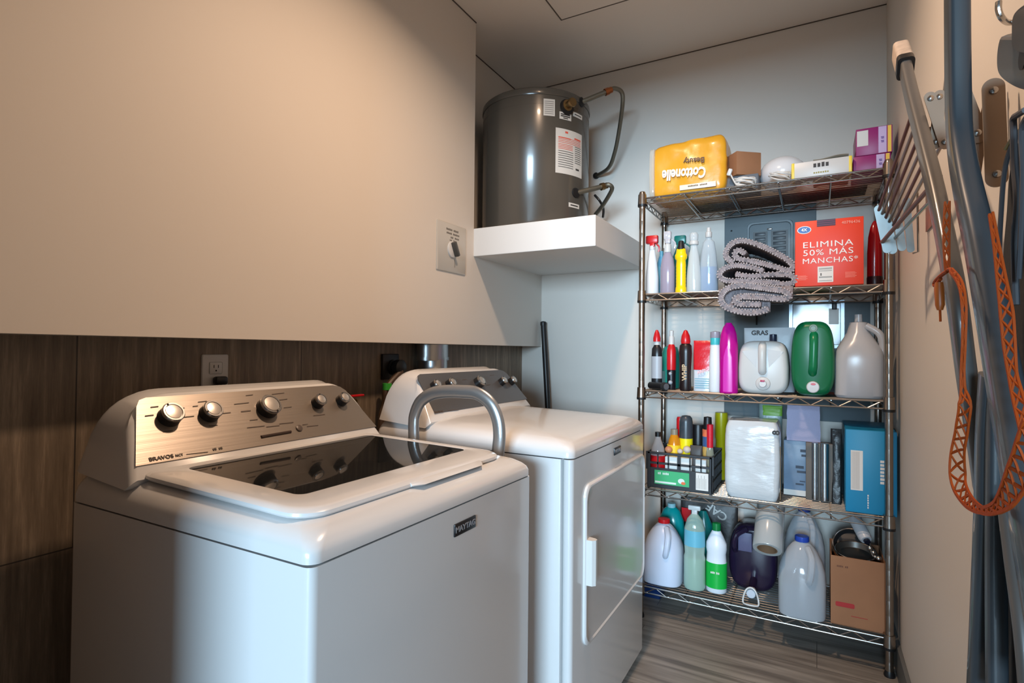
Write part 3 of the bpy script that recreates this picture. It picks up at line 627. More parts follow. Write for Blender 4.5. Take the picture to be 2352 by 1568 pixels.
sk = part('price_sticker', MB().box((fx(.34), YC-.0008, fz(.05)), (fx(.57), YC, fz(.29)), 0), mat('paper_white', (225, 222, 216), .6), bx)
pr_ = MB()
for v_ in (.26, .245, .22, .13, .12, .07): pr_.box((fx(.36), YC-.0012, fz(v_)), (fx(.55), YC-.0009, fz(v_+.006)))
pr_.box((fx(.38), YC-.0012, fz(.15)), (fx(.40), YC-.0009, fz(.19))); part('print', pr_, gp, sk)
pr_ = MB()
for j in range(5):
    pr_.box((fx(.04), YC-.0008, fz(.10+j*.015)), (fx(.17+.02*(j % 2)), YC-.0003, fz(.104+j*.015))); pr_.box((fx(.74), YC-.0008, fz(.11+j*.018)), (fx(.88+.02*(j % 2)), YC-.0003, fz(.115+j*.018)))
part('print', pr_, mat('pale_red_ink', (246, 150, 128), .5), bx)
t_, cx, w_, h_, zb = bottle('red_bottle', 'dark red flattened bottle at the right end beside the red carton', 'bottle', 1990, 2028, 507, 2.34, 1, [(.001, 0), (.86, 0), (.95, .04), (.92, .5), (.8, .75), (.55, .9), (.3, .97), (.1, 1)], pm((150, 12, 20), rough=.15), [('base_band', [(.96, 0), (.99, .02), (.99, .12), (.95, .14)], pm((40, 14, 22)))], sy=.7)

# ---- top shelf
Y1 = 2.30
a = at(1494, 400, y=Y1); b = at(1666, 400, y=Y1); zt_ = at(1600, 318, y=Y1).z; zb = ZS[0]+.001
t = thing('toilet_paper_pack', 'yellow plastic pack of toilet paper lying upside down on the top shelf', 'paper pack', ((a.x+b.x)/2, Y1+.12, zb))
m_yel = mat('yellow_wrap', (226, 160, 38), .3, bump=.35, bscale=22, coat=.3); m_wrapw = mat('clear_wrap_white', (226, 220, 204), .3, bump=.3, bscale=20)
def pillow(x0, x1, y0, y1, z0, z1, amp, seed, bulge=.012, n=22):
    rings = []
    for j in range(n+1):
        v_ = j/n; z = z0+(z1-z0)*v_; e = (1-abs(2*v_-1)**6)**.5 if 0 < j < n else .12
        ins = .02*(1-e); r = []
        for x, y in rr(x0+ins-bulge*sin(pi*v_)*.4, x1-ins+bulge*sin(pi*v_)*.4, y0+ins-bulge*sin(pi*v_), y1-ins, .025, 8):
            # subdivide handled by resolution of rr; wrinkle
            q = V((x, y, z)); k = noise.noise(V((x*14, y*14+seed, z*18)))*amp+abs(noise.noise(V((x*30+seed, z*9, y*8))))*amp*.8
            d = V((x-(x0+x1)/2, y-(y0+y1)/2, 0)).normalized(); r.append(q+d*k+V((0, 0, noise.noise(V((x*9, y*9, seed)))*amp if v_ > .8 else 0)))
        rings.append(r)
    return rings
def dense(loop, n=6):
    out = []
    for i in range(len(loop)):
        a_, b_ = V(loop[i]), V(loop[(i+1) % len(loop)]); k = max(1, int((b_-a_).length/.012))
        out += [tuple(a_+(b_-a_)*s_/k) for s_ in range(k)]
    return out
_rr = rr
def pillow2(x0, x1, y0, y1, z0, z1, amp, seed, slant=0, n=26, rad=.03):
    base = dense(_rr(0, 1, 0, 1, .12, 5)) ; base = dense([(x0+(x1-x0)*u, y0+(y1-y0)*v_) for u, v_ in _rr(0, 1, 0, 1, .1, 5)]); rings = []
    cx, cy = (x0+x1)/2, (y0+y1)/2
    for j in range(n+1):
        v_ = j/n; e = 1-(abs(2*v_-1))**7*.12; z = z0+(z1-z0)*v_; r = []
        for x, y in base:
            q = V((cx+(x-cx)*e, cy+(y-cy)*e, z)); d = V((x-cx, y-cy, 0)).normalized()
            k = noise.noise(V((x*16, y*16+seed, z*13)))*amp+abs(noise.noise(V((x*34+seed+z*20, z*26, y*8))))*amp*.7
            q += d*k; q.z += slant*(x-cx)*v_+noise.noise(V((x*12, y*9, seed)))*amp*1.3*(v_ > .9); r.append(q)
        rings.append(r)
    mb = MB().loft(rings, True, False); 
    c_ = sum(rings[-1], V())/len(rings[-1]); c_.z += .004; i0 = (len(rings)-1)*len(base); mb.v.append(c_); k = len(base)
    mb.f += [(i0+i, i0+(i+1) % k, len(mb.v)-1) for i in range(k)]
    return mb
wrap = part('wrapper', pillow2(a.x, b.x, Y1, Y1+.2, zb, zt_, .006, 2, slant=.07), m_yel, t, smooth=60)
m_cw = mat('cream_letter', (244, 236, 214), .5); xm = (a.x+b.x)/2
def up_(s_, px, py, size, mm, sx=1, bold=.001, ang=-4): 
    c_ = at(px, py, y=Y1-.0105); d = V((-1, 0, .05)); 
    text(s_, size, c_, d, V((0, 0, -1)), mm, wrap, 'lettering', .0012, sx=sx, bold=bold)
up_('Cottonelle', 1570, 398, .060, m_cw, .66, .0022); up_('Beauty', 1594, 368, .030, mat('brown_letter', (92, 62, 30), .5), 1, .0006)
pr_ = MB().box(tuple(at(1562, 434, y=Y1-.010)), tuple(at(1645, 424, y=Y1-.006))); part('strip', MB().box((at(1562, 430, y=Y1).x, Y1-.009, at(1600, 434, y=Y1).z), (at(1645, 430, y=Y1).x, Y1-.004, at(1600, 422, y=Y1).z), .001), m_wrapw, wrap)
marks((at(1603, 426, y=Y1).x, Y1-.0094, at(1605, 426, y=Y1).z), (1, 0, 0), (0, 0, 1), .075, .006, mat('brown_letter', (92, 62, 30), .5), wrap, (7, 5))
part('clear_corner', pillow2(a.x-.004, a.x+.018, Y1-.007, Y1+.19, zb+.002, zt_-.012, .004, 8), clear('clear_film', (225, 222, 210), .55), wrap, smooth=60)
# cardboard box on grey box
def rbox(name, label, cat, c, sx, sy, sz, rot, m, bev=.002):
    t = thing(name, label, cat, c, rot)
    part('carton', MB().box((-sx/2, -sy/2, 0), (sx/2, sy/2, sz), bev), m, t, world=False); return t
c = at(1708, 400, y=2.40); gz = ZS[0]+.001
t = rbox('grey_box', 'plain dark grey box under the small brown box on the top shelf', 'box', (c.x, 2.40, gz), .12, .13, .058, .0, mat('slate_card', (92, 98, 106), .6))
t = rbox('cardboard_box', 'small plain brown cardboard box turned corner-on, top shelf', 'box', (c.x-.004, 2.385, gz+.059), .105, .095, .092, R(38), m_card)
part('flap_seam', MB().box((-.0525, -.002, .0918), (.0525, .002, .0928)), mat('tape', (170, 128, 90), .4), t, world=False)
# cable coils
def coil(name, label, cx_, Y, z, r, n, m, th=.0032, plug=None):
    pts = []
    for i in range(n*14): 
        a_ = 2*pi*i/14; rr2 = r*(1+.18*sin(i*.37)+.1*random.uniform(-1, 1)*.4); pts.append(V((cx_+rr2*cos(a_)*1.15, Y+rr2*.55*sin(a_), z+th+.022+.012*sin(a_*.61+i*.13)+.010*cos(i*.21))))
    t = thing(name, label, 'cable', (cx_, Y, z)); part('cord', MB().tube(sm(pts, 2), th, 6), m, t); return t
wc = mat('white_cable', (212, 210, 206), .4)
c = at(1710, 425, y=2.30); t = coil('extension_cable', 'coiled white cable with a plug between the yellow pack and the globe', c.x, 2.315, ZS[0], .030, 6, wc)
q0 = at(1676, 396, y=2.30); q1 = at(1684, 412, y=2.30)
part('plug', MB().box(q0-V((.008, .008, .014)), q0+V((.008, .008, .014)), .004, rot=M.Rotation(R(20), 4, 'Y')), m_whitepl, t); part('lead', MB().tube(sm([q0, q1, at(1692, 424, y=2.30), c+V((-.01, 0, 0))]), .003, 6), wc, t)
c = at(1792, 402, y=2.31); coil('white_cable', 'tangle of thin white cable in front of the white globe', c.x, 2.30, ZS[0], .028, 5, wc, .0026)
# globe
cg = at(1798, 378, y=2.44); t = thing('globe_lamp_shade', 'white round glass lamp globe resting on the top shelf', 'lamp shade', (cg.x, 2.44, ZS[0]))
gr = (at(1853, 380, y=2.44).x-at(1743, 380, y=2.44).x)/2; mb = MB(); sphere(mb, (cg.x, 2.44, ZS[0]+gr*.80+.002), gr, 1, 1, .80, 32)
part('globe', mb, mat('opal_glass', (222, 222, 224), .2, sss=.3), t)
# foil roll box
a = at(1818, 390, y=2.275); b = at(1957, 380, y=2.275); za, zt2 = ZS[0]+.001, at(1890, 366, y=2.275).z
t = thing('wrap_box', 'long white box with yellow ends lying at the front of the top shelf', 'box', ((a.x+b.x)/2, 2.31, za))
bo = part('carton', MB().box((a.x, 2.275, za), (b.x, 2.335, zt2), .0025), m_whitepl, t)
for q in (a.x, b.x-.010): part('end_panel', MB().box((q-.0006, 2.2744, za-.0004), (q+.0106, 2.3356, zt2+.0006), .0025), mat('yellow_end', (232, 206, 70), .4), bo, label='yellow end')
marks(((a.x+b.x)/2, 2.2747, zt2-.017), X, Zu, .052, .016, m_ink, bo, (4,)); marks(((a.x+b.x)/2, 2.2747, za+.013), X, Zu, .05, .006, mat('olive_ink', (150, 140, 60), .5), bo, (7,))
# folded cloth
a = at(1868, 358, y=2.42); b = at(1948, 356, y=2.42); mb = MB()
for i_ in range(5):
    zc = ZS[0]+.016+i_*.019; pts = [V((a.x+(b.x-a.x)*u+.004*(i_ % 2), 2.42, zc+.004*sin(u*5+i_))) for u in [j/10 for j in range(11)]]
    mb.sweep(pts, [(.06*cos(q)*(1-.04*i_), .009*sin(q)) for q in [2*pi*k2/14 for k2 in range(14)]])
single('folded_cloth', mb, mat('taupe_cloth', (150, 144, 128), .95, bump=.6, bscale=200), 'small folded taupe cloth behind the white and yellow box', 'cloth', smooth=60)
# purple cartons
m_pur = mat('magenta_card', (138, 20, 104), .4); m_lil = mat('lilac_card', (190, 170, 214), .45); m_ylw = mat('carton_yellow', (228, 190, 60), .45)
YP = 2.30
def purple(l, r, tp, zb0, label, sk):
    a = at(l, tp, y=YP); b = at(r, tp, y=YP); zt3 = a.z
    t = thing('purple_box', label, 'box', ((a.x+b.x)/2, YP+.08, zb0), 0, 'purple cartons on the top shelf')
    c_ = part('carton', MB().box((a.x, YP, zb0), (b.x, YP+.17, zt3), .0015), m_pur, t); h = zt3-zb0; W2 = b.x-a.x
    part('lilac_panel', MB().box((a.x+W2*.62, YP-.0006, zb0+.002), (a.x+W2*.84, YP+.0002, zt3-.002)), m_lil, c_)
    part('yellow_stripe', MB().box((a.x+W2*.87, YP-.0006, zb0+.002), (a.x+W2*.97, YP+.0002, zt3-.002)), m_ylw, c_)
    marks((a.x+W2*.73, YP-.0008, (zb0+zt3)/2), Zu, -X, .022, .009, mat('violet_ink', (100, 70, 150), .5), c_, (2, 2), .0004)
    if sk: part('sticker', MB().box((a.x+W2*.03, YP-.0006, zb0+h*.35), (a.x+W2*.34, YP+.0002, zt3-h*.08)), m_whitepl, c_)
    return zt3
z1 = purple(1960, 2046, 361, ZS[0]+.001, 'lower of the two magenta cartons at the right end of the top shelf', 0)
z2 = at(1990, 330, y=YP).z
purple(1966, 2050, 298, z1+.001, 'upper magenta carton with a white sticker, right end of the top shelf', 1)
# dark tray at the back of the top shelf
a = at(1556, 480, y=2.42); single('baking_tray', MB().box((-.48, 2.50, ZS[0]), (.17, 2.63, ZS[0]+.006), .002).box((-.48, 2.625, ZS[0]), (.17, 2.63, ZS[0]+.03)), mat('dark_tray', (44, 44, 46), .5), 'dark flat tray lying at the back of the top shelf', 'tray')

# ---- shelf 3
t = thing('flashlight', 'black cylinder torch lying at the left end of the middle shelf', 'torch', at(1510, 885, y=2.30))
a = V((at(1488, 883, y=2.30).x, 2.34, ZS[2]+.017)); b = V((at(1528, 888, y=2.28).x, 2.285, ZS[2]+.017))
part('barrel', MB().tube([a, b], .0145, 16), m_black, t); part('head', MB().tube([b-(b-a).normalized()*.012, b+(b-a).normalized()*.004], .0168, 16), m_dark, t); 
part('lens', MB().tube([b+(b-a).normalized()*.003, b+(b-a).normalized()*.0052], .013, 16), mat('grey_lens', (90, 92, 94), .2), t)
# clear organiser
a = at(1486, 830, y=2.32); b = at(1512, 830, y=2.32); mb = MB(); x0, x1_ = a.x+.012, b.x; zz = ZS[2]+.001; hh = .075
mb.box((x0, 2.40, zz), (x1_, 2.55, zz+.002)).box((x0, 2.40, zz), (x0+.002, 2.55, zz+hh+.06)).box((x1_-.002, 2.40, zz), (x1_, 2.55, zz+hh)).box((x0, 2.40, zz), (x1_, 2.402, zz+hh*.6)).box((x0, 2.548, zz), (x1_, 2.55, zz+hh))
mb.box(((x0+x1_)/2, 2.40, zz), ((x0+x1_)/2+.002, 2.55, zz+hh))
single('clear_organizer', mb, clear('clear_bin', (215, 222, 226), .28), 'clear plastic bin standing behind the red-capped bottles', 'bin', smooth=0)
bottle('squeeze_bottle', 'black squeeze bottle with a red cone cap and white label, leftmost of its row', 'bottle', 1495, 1523, 757, 2.36, 2, [(.001, 0), (.8, 0), (.86, .03), (.86, .55), (.8, .68), (.55, .72), (.4, .76), (.3, .76)], pm((24, 26, 30)), [('cap', [(.6, .80), (.6, .86), (.42, .94), (.18, .995), (.001, 1)], m_red), ('band', [(.46, .72), (.46, .80), (.3, .80)], m_whitepl), ('label', [(.875, .18), (.875, .55)], mat('grey_label', (168, 172, 178), .4))], sy=.8)
bottle('glue_bottle', 'slim red bottle with a white nozzle between two black bottles', 'bottle', 1530, 1555, 758, 2.37, 2, [(.001, 0), (.7, 0), (.78, .04), (.76, .18), (.8, .32), (.6, .34), (.3, .34)], pm((24, 20, 26)), [('upper_body', [(.8, .33), (.84, .4), (.84, .66), (.6, .74), (.5, .76)], m_red), ('cap', [(.5, .75), (.5, .88), (.36, .9), (.42, .99), (.001, 1)], m_whitepl), ('emblem', lambda w_, h_: sphere(sphere(MB(), (0, -w_*.40, h_*.27), w_*.16), (0, -w_*.38, h_*.12), w_*.2), mat('grey_label', (168, 172, 178), .4))])
bottle('teal_bottle', 'teal bottle half hidden behind the slim red bottle', 'bottle', 1519, 1562, 792, 2.48, 2, [(.001, 0), (.9, 0), (.95, .03), (.95, .8), (.7, .95), (.001, 1)], pm((36, 142, 126)))
bottle('squeeze_bottle', 'black squeeze bottle with a red dome cap and gold writing, next to the red pouch', 'bottle', 1558, 1592, 757, 2.34, 2, [(.001, 0), (.72, 0), (.8, .03), (.74, .22), (.76, .4), (.86, .62), (.8, .74), (.5, .78), (.3, .78)], pm((30, 20, 22)), [('cap', [(.60, .77), (.66, .81), (.56, .90), (.24, .985), (.001, 1)], m_red)], sy=.8)
o_ = [o for o in C.objects if o.name.startswith('squeeze_bottle') and 'gold' in o['label']][0]
text('WHIP', .026, (o_.location.x, 2.34-.0186, ZS[2]+.075), Zu, -X, mat('gold_ink', (200, 170, 130), .4), o_, 'lettering', .0012, bold=.0006)
# pouch
a = at(1592, 840, y=2.34); b = at(1638, 840, y=2.34); zt3 = at(1615, 782, y=2.34).z
t = thing('refill_pouch', 'red and white foil pouch between the black bottle and the white bottle', 'pouch', ((a.x+b.x)/2, 2.355, ZS[2]))
zb = ZS[2]+.001; H_ = zt3-zb
def pouch(x0, x1, Yc, z0, z1, dep, n=14, m2=12):
    rings = []
    for j in range(n+1):
        v_ = j/n; d = dep*(1-v_)**.6+.002; z = z0+(z1-z0)*v_; r = []
        for i in range(m2*2):
            a_ = 2*pi*i/(m2*2); r.append(V(((x0+x1)/2+(x1-x0)/2*math.copysign(abs(cos(a_))**.35, cos(a_)), Yc+d/2*math.copysign(abs(sin(a_))**.8, sin(a_))+.002*noise.noise(V((a_*2, v_*6, x0*30))), z)))
        rings.append(r)
    return MB().loft(rings)
po = part('pouch', pouch(a.x, b.x, 2.355, zb, zt3, .045), mat('pouch_white', (205, 210, 216), .25, bump=.4, bscale=40), t)
part('red_print', pouch(a.x-.0008, b.x+.0008, 2.3545, zb+H_*.42, zt3+.0005, .037), mat('pouch_red', (206, 26, 40), .25, bump=.4, bscale=40), po, label='red upper half')
text('ARPIC', .017, ((a.x+b.x)/2+.002, 2.325, zb+H_*.40), V((1, 0, .35)), Zu, mat('pink_ink', (240, 190, 196), .4), po, 'lettering', .0010, bold=.0006)
pr_ = MB()
for j in range(5): pr_.box((a.x+.008, 2.3295-.0, zb+.012+j*.009), (b.x-.010-.004*(j % 2), 2.3306, zb+.0155+j*.009))
part('print', pr_, mat('teal_ink', (110, 160, 176), .5), po)
bottle('white_bottle', 'white bottle with a teal neck and grey lid beside the magenta bottle', 'bottle', 1626, 1660, 760, 2.33, 2, [(.001, 0), (.76, 0), (.84, .02), (.82, .5), (.66, .78), (.3, .79)], pm((228, 232, 234)), [('neck_band', [(.66, .775), (.68, .79), (.68, .885), (.5, .89)], pm((66, 186, 192))), ('cap', [(.66, .885), (.7, .9), (.68, .985), (.001, 1)], pm((150, 146, 160)))], sy=.85)
bottle('magenta_bottle', 'glossy magenta bottle with a pointed top, centre of the middle shelf', 'bottle', 1650, 1698, 738, 2.31, 2, [(.001, 0), (.86, 0), (.9, .015), (.88, .3), (.9, .5), (.9, .68), (.78, .82), (.54, .92), (.32, .965), (.28, .98), (.001, .985)], pm((190, 8, 140), rough=.18), [('front_ridge', lambda w_, h_: MB().loft([[V((x_*w_, -w_*.44*.8-.002+.006*abs(x_)*3, z_*h_)) for x_ in (-.22*q2, 0, .22*q2)]+[V((.0, -w_*.3, z_*h_))] for z_, q2 in ((.02, 1), (.3, 1), (.5, .9), (.6, .5), (.66, .1))]), pm((214, 60, 180), rough=.2))], sy=.8)
# jugs
def sup(cx, cy, a, b, z, e=.5, n=28):
    return [V((cx+a*math.copysign(abs(cos(2*pi*i/n))**e, cos(2*pi*i/n)), cy+b*math.copysign(abs(sin(2*pi*i/n))**e, sin(2*pi*i/n)), z)) for i in range(n)]
def jugmesh(cx, cy, z0, h, w_, d, secs, e=.5): return MB().loft([sup(cx, cy, w_/2*a, d/2*b, z0+h*v_, e_) for a, b, v_, e_ in secs])
# white detergent jug lying with handle toward viewer
cx, w_, h_, zb = slot(1696, 1812, 783, 2.33, 2); zb += .001
t = thing('detergent_jug', 'white detergent jug with a moulded handle facing out, beside the magenta bottle', 'jug', (cx, 2.33, zb)); m_j = mat('jug_white', (204, 206, 204), .35, sss=.1)
yj = 2.30
def shell(cx, y0, dep, w_, z0, z1, e, m, par, name='body', n=40, topr=.8):
    "jug seen from its handle side: silhouette in x-z, depth along y with rounded edges"
    rings = []
    def outline(k):
        pts = []
        for i in range(n):
            a_ = 2*pi*i/n; c_, s_ = cos(a_), sin(a_); x = math.copysign(abs(c_)**e, c_); z = math.copysign(abs(s_)**e, s_)
            x *= (1-.10*max(0, z)*topr); pts.append((cx+w_/2*k*x, (z0+z1)/2+(z1-z0)/2*(1-(1-k)*.9)*z))
        return pts
    for yy, k in ((0, .80), (.003, .88), (.010, .95), (.022, .99), (.04, 1), (dep-.02, 1), (dep, .93)):
        rings.append([V((x, y0+yy, z)) for x, z in outline(k)])
    return part(name, MB().loft(rings), m, par, smooth=50)
jb = shell(cx, yj, .15, w_, zb, zb+h_, .45, m_j, t)
part('handle', MB().tube(sm([(cx, yj+.014, zb+h_*.93), (cx, yj-.008, zb+h_*.87), (cx, yj-.014, zb+h_*.7), (cx, yj-.008, zb+h_*.46), (cx, yj+.006, zb+h_*.42)]), .0145, 12), m_j, jb)
for s_ in (-1, 1): part('painted_recess_shade', MB().loft([[V((cx+s_*x_, yj+y_, z_)) for x_, z_ in ((.016, zb+h_*.84), (w_*.40, zb+h_*.80), (w_*.36, zb+h_*.74), (.022, zb+h_*.5))] for y_ in (-.0008, .004)]), mat('jug_shade', (196, 198, 198), .45), jb)  # flat greyer panels paint the shade of the hollows beside the handle
part('cap', MB().lathe([(.026, 0), (.024, .006), (.014, .010), (.012, .018)], (0, 0, 0), 22).xf(M.Translation((cx+.002, yj, zb+h_*.2)) @ M.Rotation(R(90), 4, 'X')), m_whitepl, t)
part('cap_mark', MB().box((cx-.006, yj-.0195, zb+h_*.235), (cx+.009, yj-.016, zb+h_*.27), .001), mat('dark_pink', (176, 50, 90), .4), t, label='dark pink mark')
# green jug
cx, w_, h_, zb = slot(1817, 1918, 738, 2.33, 2); zb += .001; m_g = pm((0, 104, 62), rough=.3)
t = thing('detergent_jug', 'dark green jug with a white cap at its foot and a vertical handle', 'jug', (cx, 2.33, zb)); yj = 2.295
jb = shell(cx, yj, .15, w_, zb, zb+h_, .55, m_g, t)
part('handle', MB().tube(sm([(cx+.004, yj+.014, zb+h_*.83), (cx+.004, yj-.006, zb+h_*.78), (cx+.004, yj-.014, zb+h_*.68), (cx+.002, yj-.014, zb+h_*.42), (cx, yj-.004, zb+h_*.34), (cx, yj+.010, zb+h_*.30)]), .0145, 12), pm((0, 118, 72), rough=.3), jb)
part('vent_disc', MB().lathe([(.0145, 0), (.0135, .003), (.009, .0035), (.008, .002)], (0, 0, 0), 22).xf(M.Translation((cx+.002, yj, zb+h_*.90)) @ M.Rotation(R(90), 4, 'X')), mat('grey_green', (110, 136, 120), .4), jb)
cp = part('cap', MB().lathe([(.0215, -.004), (.021, .010), (.0185, .013), (.001, .0135)], (0, 0, 0), 26).xf(M.Translation((cx+.001, yj, zb+h_*.125)) @ M.Rotation(R(90), 4, 'X')), m_whitepl, t)
part('cap_print', MB().lathe([(.0085, .0135), (.008, .0145)], (0, 0, 0), 14, 1, .5).xf(M.Translation((cx+.002, yj, zb+h_*.165)) @ M.Rotation(R(90), 4, 'X')), m_red, cp)
# translucent jug
cx, w_, h_, zb = slot(1916, 2031, 722, 2.35, 2); zb += .001
m_tr = clear('natural_hdpe', (206, 206, 208), .72, .25)
t = thing('water_jug', 'milky translucent jug with cloudy liquid, right end of the middle shelf', 'jug', (cx, 2.35, zb))
part('body', jugmesh(cx, 2.37, zb, h_, w_, .15, [(.92, .92, 0, .5), (1, 1, .03, .5), (1, 1, .45, .5), (.96, .96, .56, .6), (.7, .8, .68, .8), (.48, .6, .78, 1), (.36, .45, .9, 1), (.33, .3, .905, 1), (.16, .2, .91, 1), (.15, .18, 1, 1)]), m_tr, t)
part('handle', MB().tube(sm([(cx+w_*.14, 2.34, zb+h_*.86), (cx+w_*.40, 2.335, zb+h_*.76), (cx+w_*.47, 2.34, zb+h_*.6), (cx+w_*.42, 2.34, zb+h_*.5)]), .012, 12), m_tr, t)
part('liquid', jugmesh(cx, 2.37, zb+.003, h_*.5, w_*.95, .14, [(.92, .92, 0, .5), (1, 1, .05, .5), (1, 1, 1, .5)]), mat('cloudy_liquid', (146, 164, 190), .3), t, label='cloudy blue-grey liquid')
# bag behind jugs
a = at(1708, 760, y=2.50); b = at(1826, 760, y=2.50); zt3 = at(1760, 752, y=2.50).z
t = thing('laundry_bag', 'pale printed bag standing behind the white jug', 'bag', ((a.x+b.x)/2, 2.52, ZS[2]))
bo = part('bag', pouch(a.x, b.x, 2.52, ZS[2]+.001, zt3, .07), mat('pale_bag', (196, 202, 206), .35, bump=.4, bscale=30), t)
text('GRAS', .026, ((a.x+b.x)/2-.035, 2.508, zt3-.022), X, Zu, m_ink, bo, 'lettering', .0012, bold=.0008)
q = at(1776, 775, y=2.45); single('dark_cap_bottle', MB().lathe([(.02, 0), (.021, .01), (.021, q.z-ZS[2]-.03), (.0135, q.z-ZS[2]-.015), (.0135, q.z-ZS[2]+.012), (.001, q.z-ZS[2]+.014)], (q.x, 2.45, ZS[2]+.0005), 18), pm((34, 44, 66)), 'navy bottle cap peeking over the white jug', 'bottle')

# ---- shelf 4
# crate
def onz(px, py, z): return at(px, py, z=z)
zb = ZS[3]+.001
fr = onz(1635, 1152, zb); fl = at(1487, 1130, y=fr.y+.0); cy0 = max(2.262, fr.y-.02)
cy0 = 2.286; xa = at(1487, 1080, y=cy0).x; xb = at(1636, 1080, y=cy0).x; zt3 = at(1600, 1046, y=cy0).z; yb_ = 2.53
t = thing('plastic_crate', 'black plastic produce crate with a green label on the fourth shelf', 'crate', ((xa+xb)/2, (cy0+yb_)/2, zb))
m_cr = mat('black_crate', (38, 40, 44), .5); mb = MB(); H_ = zt3-zb
mb.box((xa, cy0, zb), (xb, yb_, zb+.004))
mb.box((xa, cy0, zb), (xb, cy0+.004, zb+H_*.56)); mb.box((xa, cy0-.003, zt3-.010), (xb, cy0+.005, zt3), .002); mb.box((xa, cy0-.002, zb+H_*.66), (xb, cy0+.004, zb+H_*.72))
for i in range(7):
    x = xa+(xb-xa)*i/6; ww = .006 if i % 3 == 0 else .0022; mb.box((x-ww, cy0-.002, zb+H_*.5), (x+ww, cy0+.004, zt3), 0)
mb.box((xa, yb_-.004, zb), (xb, yb_, zt3)); mb.box((xa, cy0, zb), (xa+.004, yb_, zt3))
for i in range(9):
    y = cy0+(yb_-cy0)*i/8; mb.box((xb-.004, y-.003, zb), (xb, y+.003, zt3))
for v_ in (.0, .3, .6, .93): mb.box((xb-.004, cy0, zb+H_*v_), (xb+.001, yb_, zb+H_*v_+.007))
mb.box((xb-.012, cy0-.003, zb), (xb+.001, cy0+.008, zt3), .002); mb.box((xa-.001, cy0-.003, zb), (xa+.012, cy0+.008, zt3), .002)
cr = part('body', mb, m_cr, t, smooth=0)
u = lambda f: xa+(xb-xa)*f; v = lambda f: zb+H_*f
lb = part('label', MB().box((u(.12), cy0-.0045, v(.12)), (u(.66), cy0-.001, v(.50))), mat('label_green', (60, 170, 110), .45), cr, label='green label')
part('label_picture', MB().lathe([(.013, 0), (.013, .0008)], (0, 0, 0), 20, 1, .8).xf(M.Translation((u(.54), cy0-.0043, v(.26))) @ M.Rotation(R(90), 4, 'X')), mat('label_white', (214, 224, 216), .5), lb)
part('label_fruit', MB().lathe([(.009, 0), (.008, .0014)], (0, 0, 0), 20, 1, .7).xf(M.Translation((u(.57), cy0-.0043, v(.21))) @ M.Rotation(R(90), 4, 'X')), mat('label_orange', (226, 110, 60), .5), lb)
marks((u(.26), cy0-.0048, v(.42)), X, Zu, .045, .009, mat('label_white', (214, 224, 216), .5), lb, (2, 4), .0004)
part('label_band', MB().box((u(.13), cy0-.005, v(.15)), (u(.46), cy0-.0044, v(.20))), mat('label_white', (214, 224, 216), .5), lb)
l2 = part('label', MB().box((u(.76), cy0-.0045, v(.08)), (u(.945), cy0-.001, v(.54))), mat('paper_white', (225, 222, 216), .6), cr, label='white paper label')
pr_ = MB()
for j in range(7): pr_.box((u(.775+.022*j), cy0-.0048, v(.12)), (u(.779+.022*j), cy0-.0044, v(.48 if j % 2 else .4)))
part('print', pr_, gp, l2)
# things in the crate
m_paper = mat('paper_white', (225, 222, 216), .6)
zi = zb+.005
for (u0, u1) in ((.27, .46), (.49, .68), (.74, .90)):
    p0, p1 = u(u0), u(u1); single('paper_carton', MB().box((p0, cy0+.012, zi), (p1, cy0+.035, v(.88)), .002), m_paper, 'small white carton behind the crate bars, %s' % {.27: 'left of three', .49: 'middle of three', .74: 'right of three'}[u0], 'box', 'white cartons in the crate')
bottle('soda_bottle', 'clear soda bottle with a red label and black cap at the crate left end', 'bottle', 1494, 1529, 991, 2.322, 3, [(.001, 0), (.85, 0), (.95, .03), (.95, .55), (.8, .7), (.4, .86), (.34, .92), (.2, .92)], clear('clear_soda', (190, 190, 192), .45), [('label', [(.97, .18), (.97, .56)], m_red), ('cap', [(.38, .91), (.38, .995), (.001, 1)], m_black)], zb=zi)
bottle('sauce_bottle', 'round amber bottle with a yellow label in the crate', 'bottle', 1533, 1565, 985, 2.36, 3, [(.001, 0), (.9, 0), (1, .1), (1, .6), (.8, .8), (.5, .9), (.001, .91)], pm((206, 130, 20), rough=.15), [('label', [(1.02, .3), (1.02, .72)], pm((240, 200, 40))), ('cap', [(.5, .9), (.5, 1), (.001, 1)], pm((140, 130, 110)))], zb=zi)
bottle('spray_can', 'yellow and orange can with a grey domed lid, tallest in the crate', 'can', 1560, 1592, 953, 2.38, 3, [(.001, 0), (.95, 0), (.95, .66), (.9, .67), (.5, .67)], pm((236, 92, 24)), [('label', [(.97, .36), (.97, .67)], pm((238, 222, 20))), ('cap', [(.95, .67), (.95, .90), (.86, .96), (.6, .99), (.001, 1)], pm((62, 68, 74)))], zb=zi)
bottle('red_can', 'thin red can just behind the yellow and orange can', 'can', 1554, 1570, 957, 2.46, 3, [(.001, 0), (1, 0), (1, .97), (.8, 1), (.001, 1)], m_red, zb=zi)
bottle('black_can', 'short black capped jar with a gold band, centre of the crate', 'jar', 1590, 1618, 974, 2.42, 3, [(.001, 0), (.95, 0), (.95, .55), (.9, .56)], pm((150, 140, 60)), [('cap', [(.98, .55), (.98, .97), (.9, 1), (.001, 1)], m_black)], zb=zi)
bottle('spice_jar', 'jar with a black cap and orange and blue label in the crate', 'jar', 1611, 1640, 956, 2.37, 3, [(.001, 0), (.9, 0), (.98, .1), (.95, .5), (.8, .58), (.75, .6)], pm((196, 160, 90), rough=.15), [('label', [(.82, .58), (.82, .72)], pm((60, 92, 140))), ('band', [(.83, .72), (.83, .82)], pm((232, 120, 80))), ('cap', [(.7, .82), (.62, .99), (.001, 1)], m_black)], zb=zi)
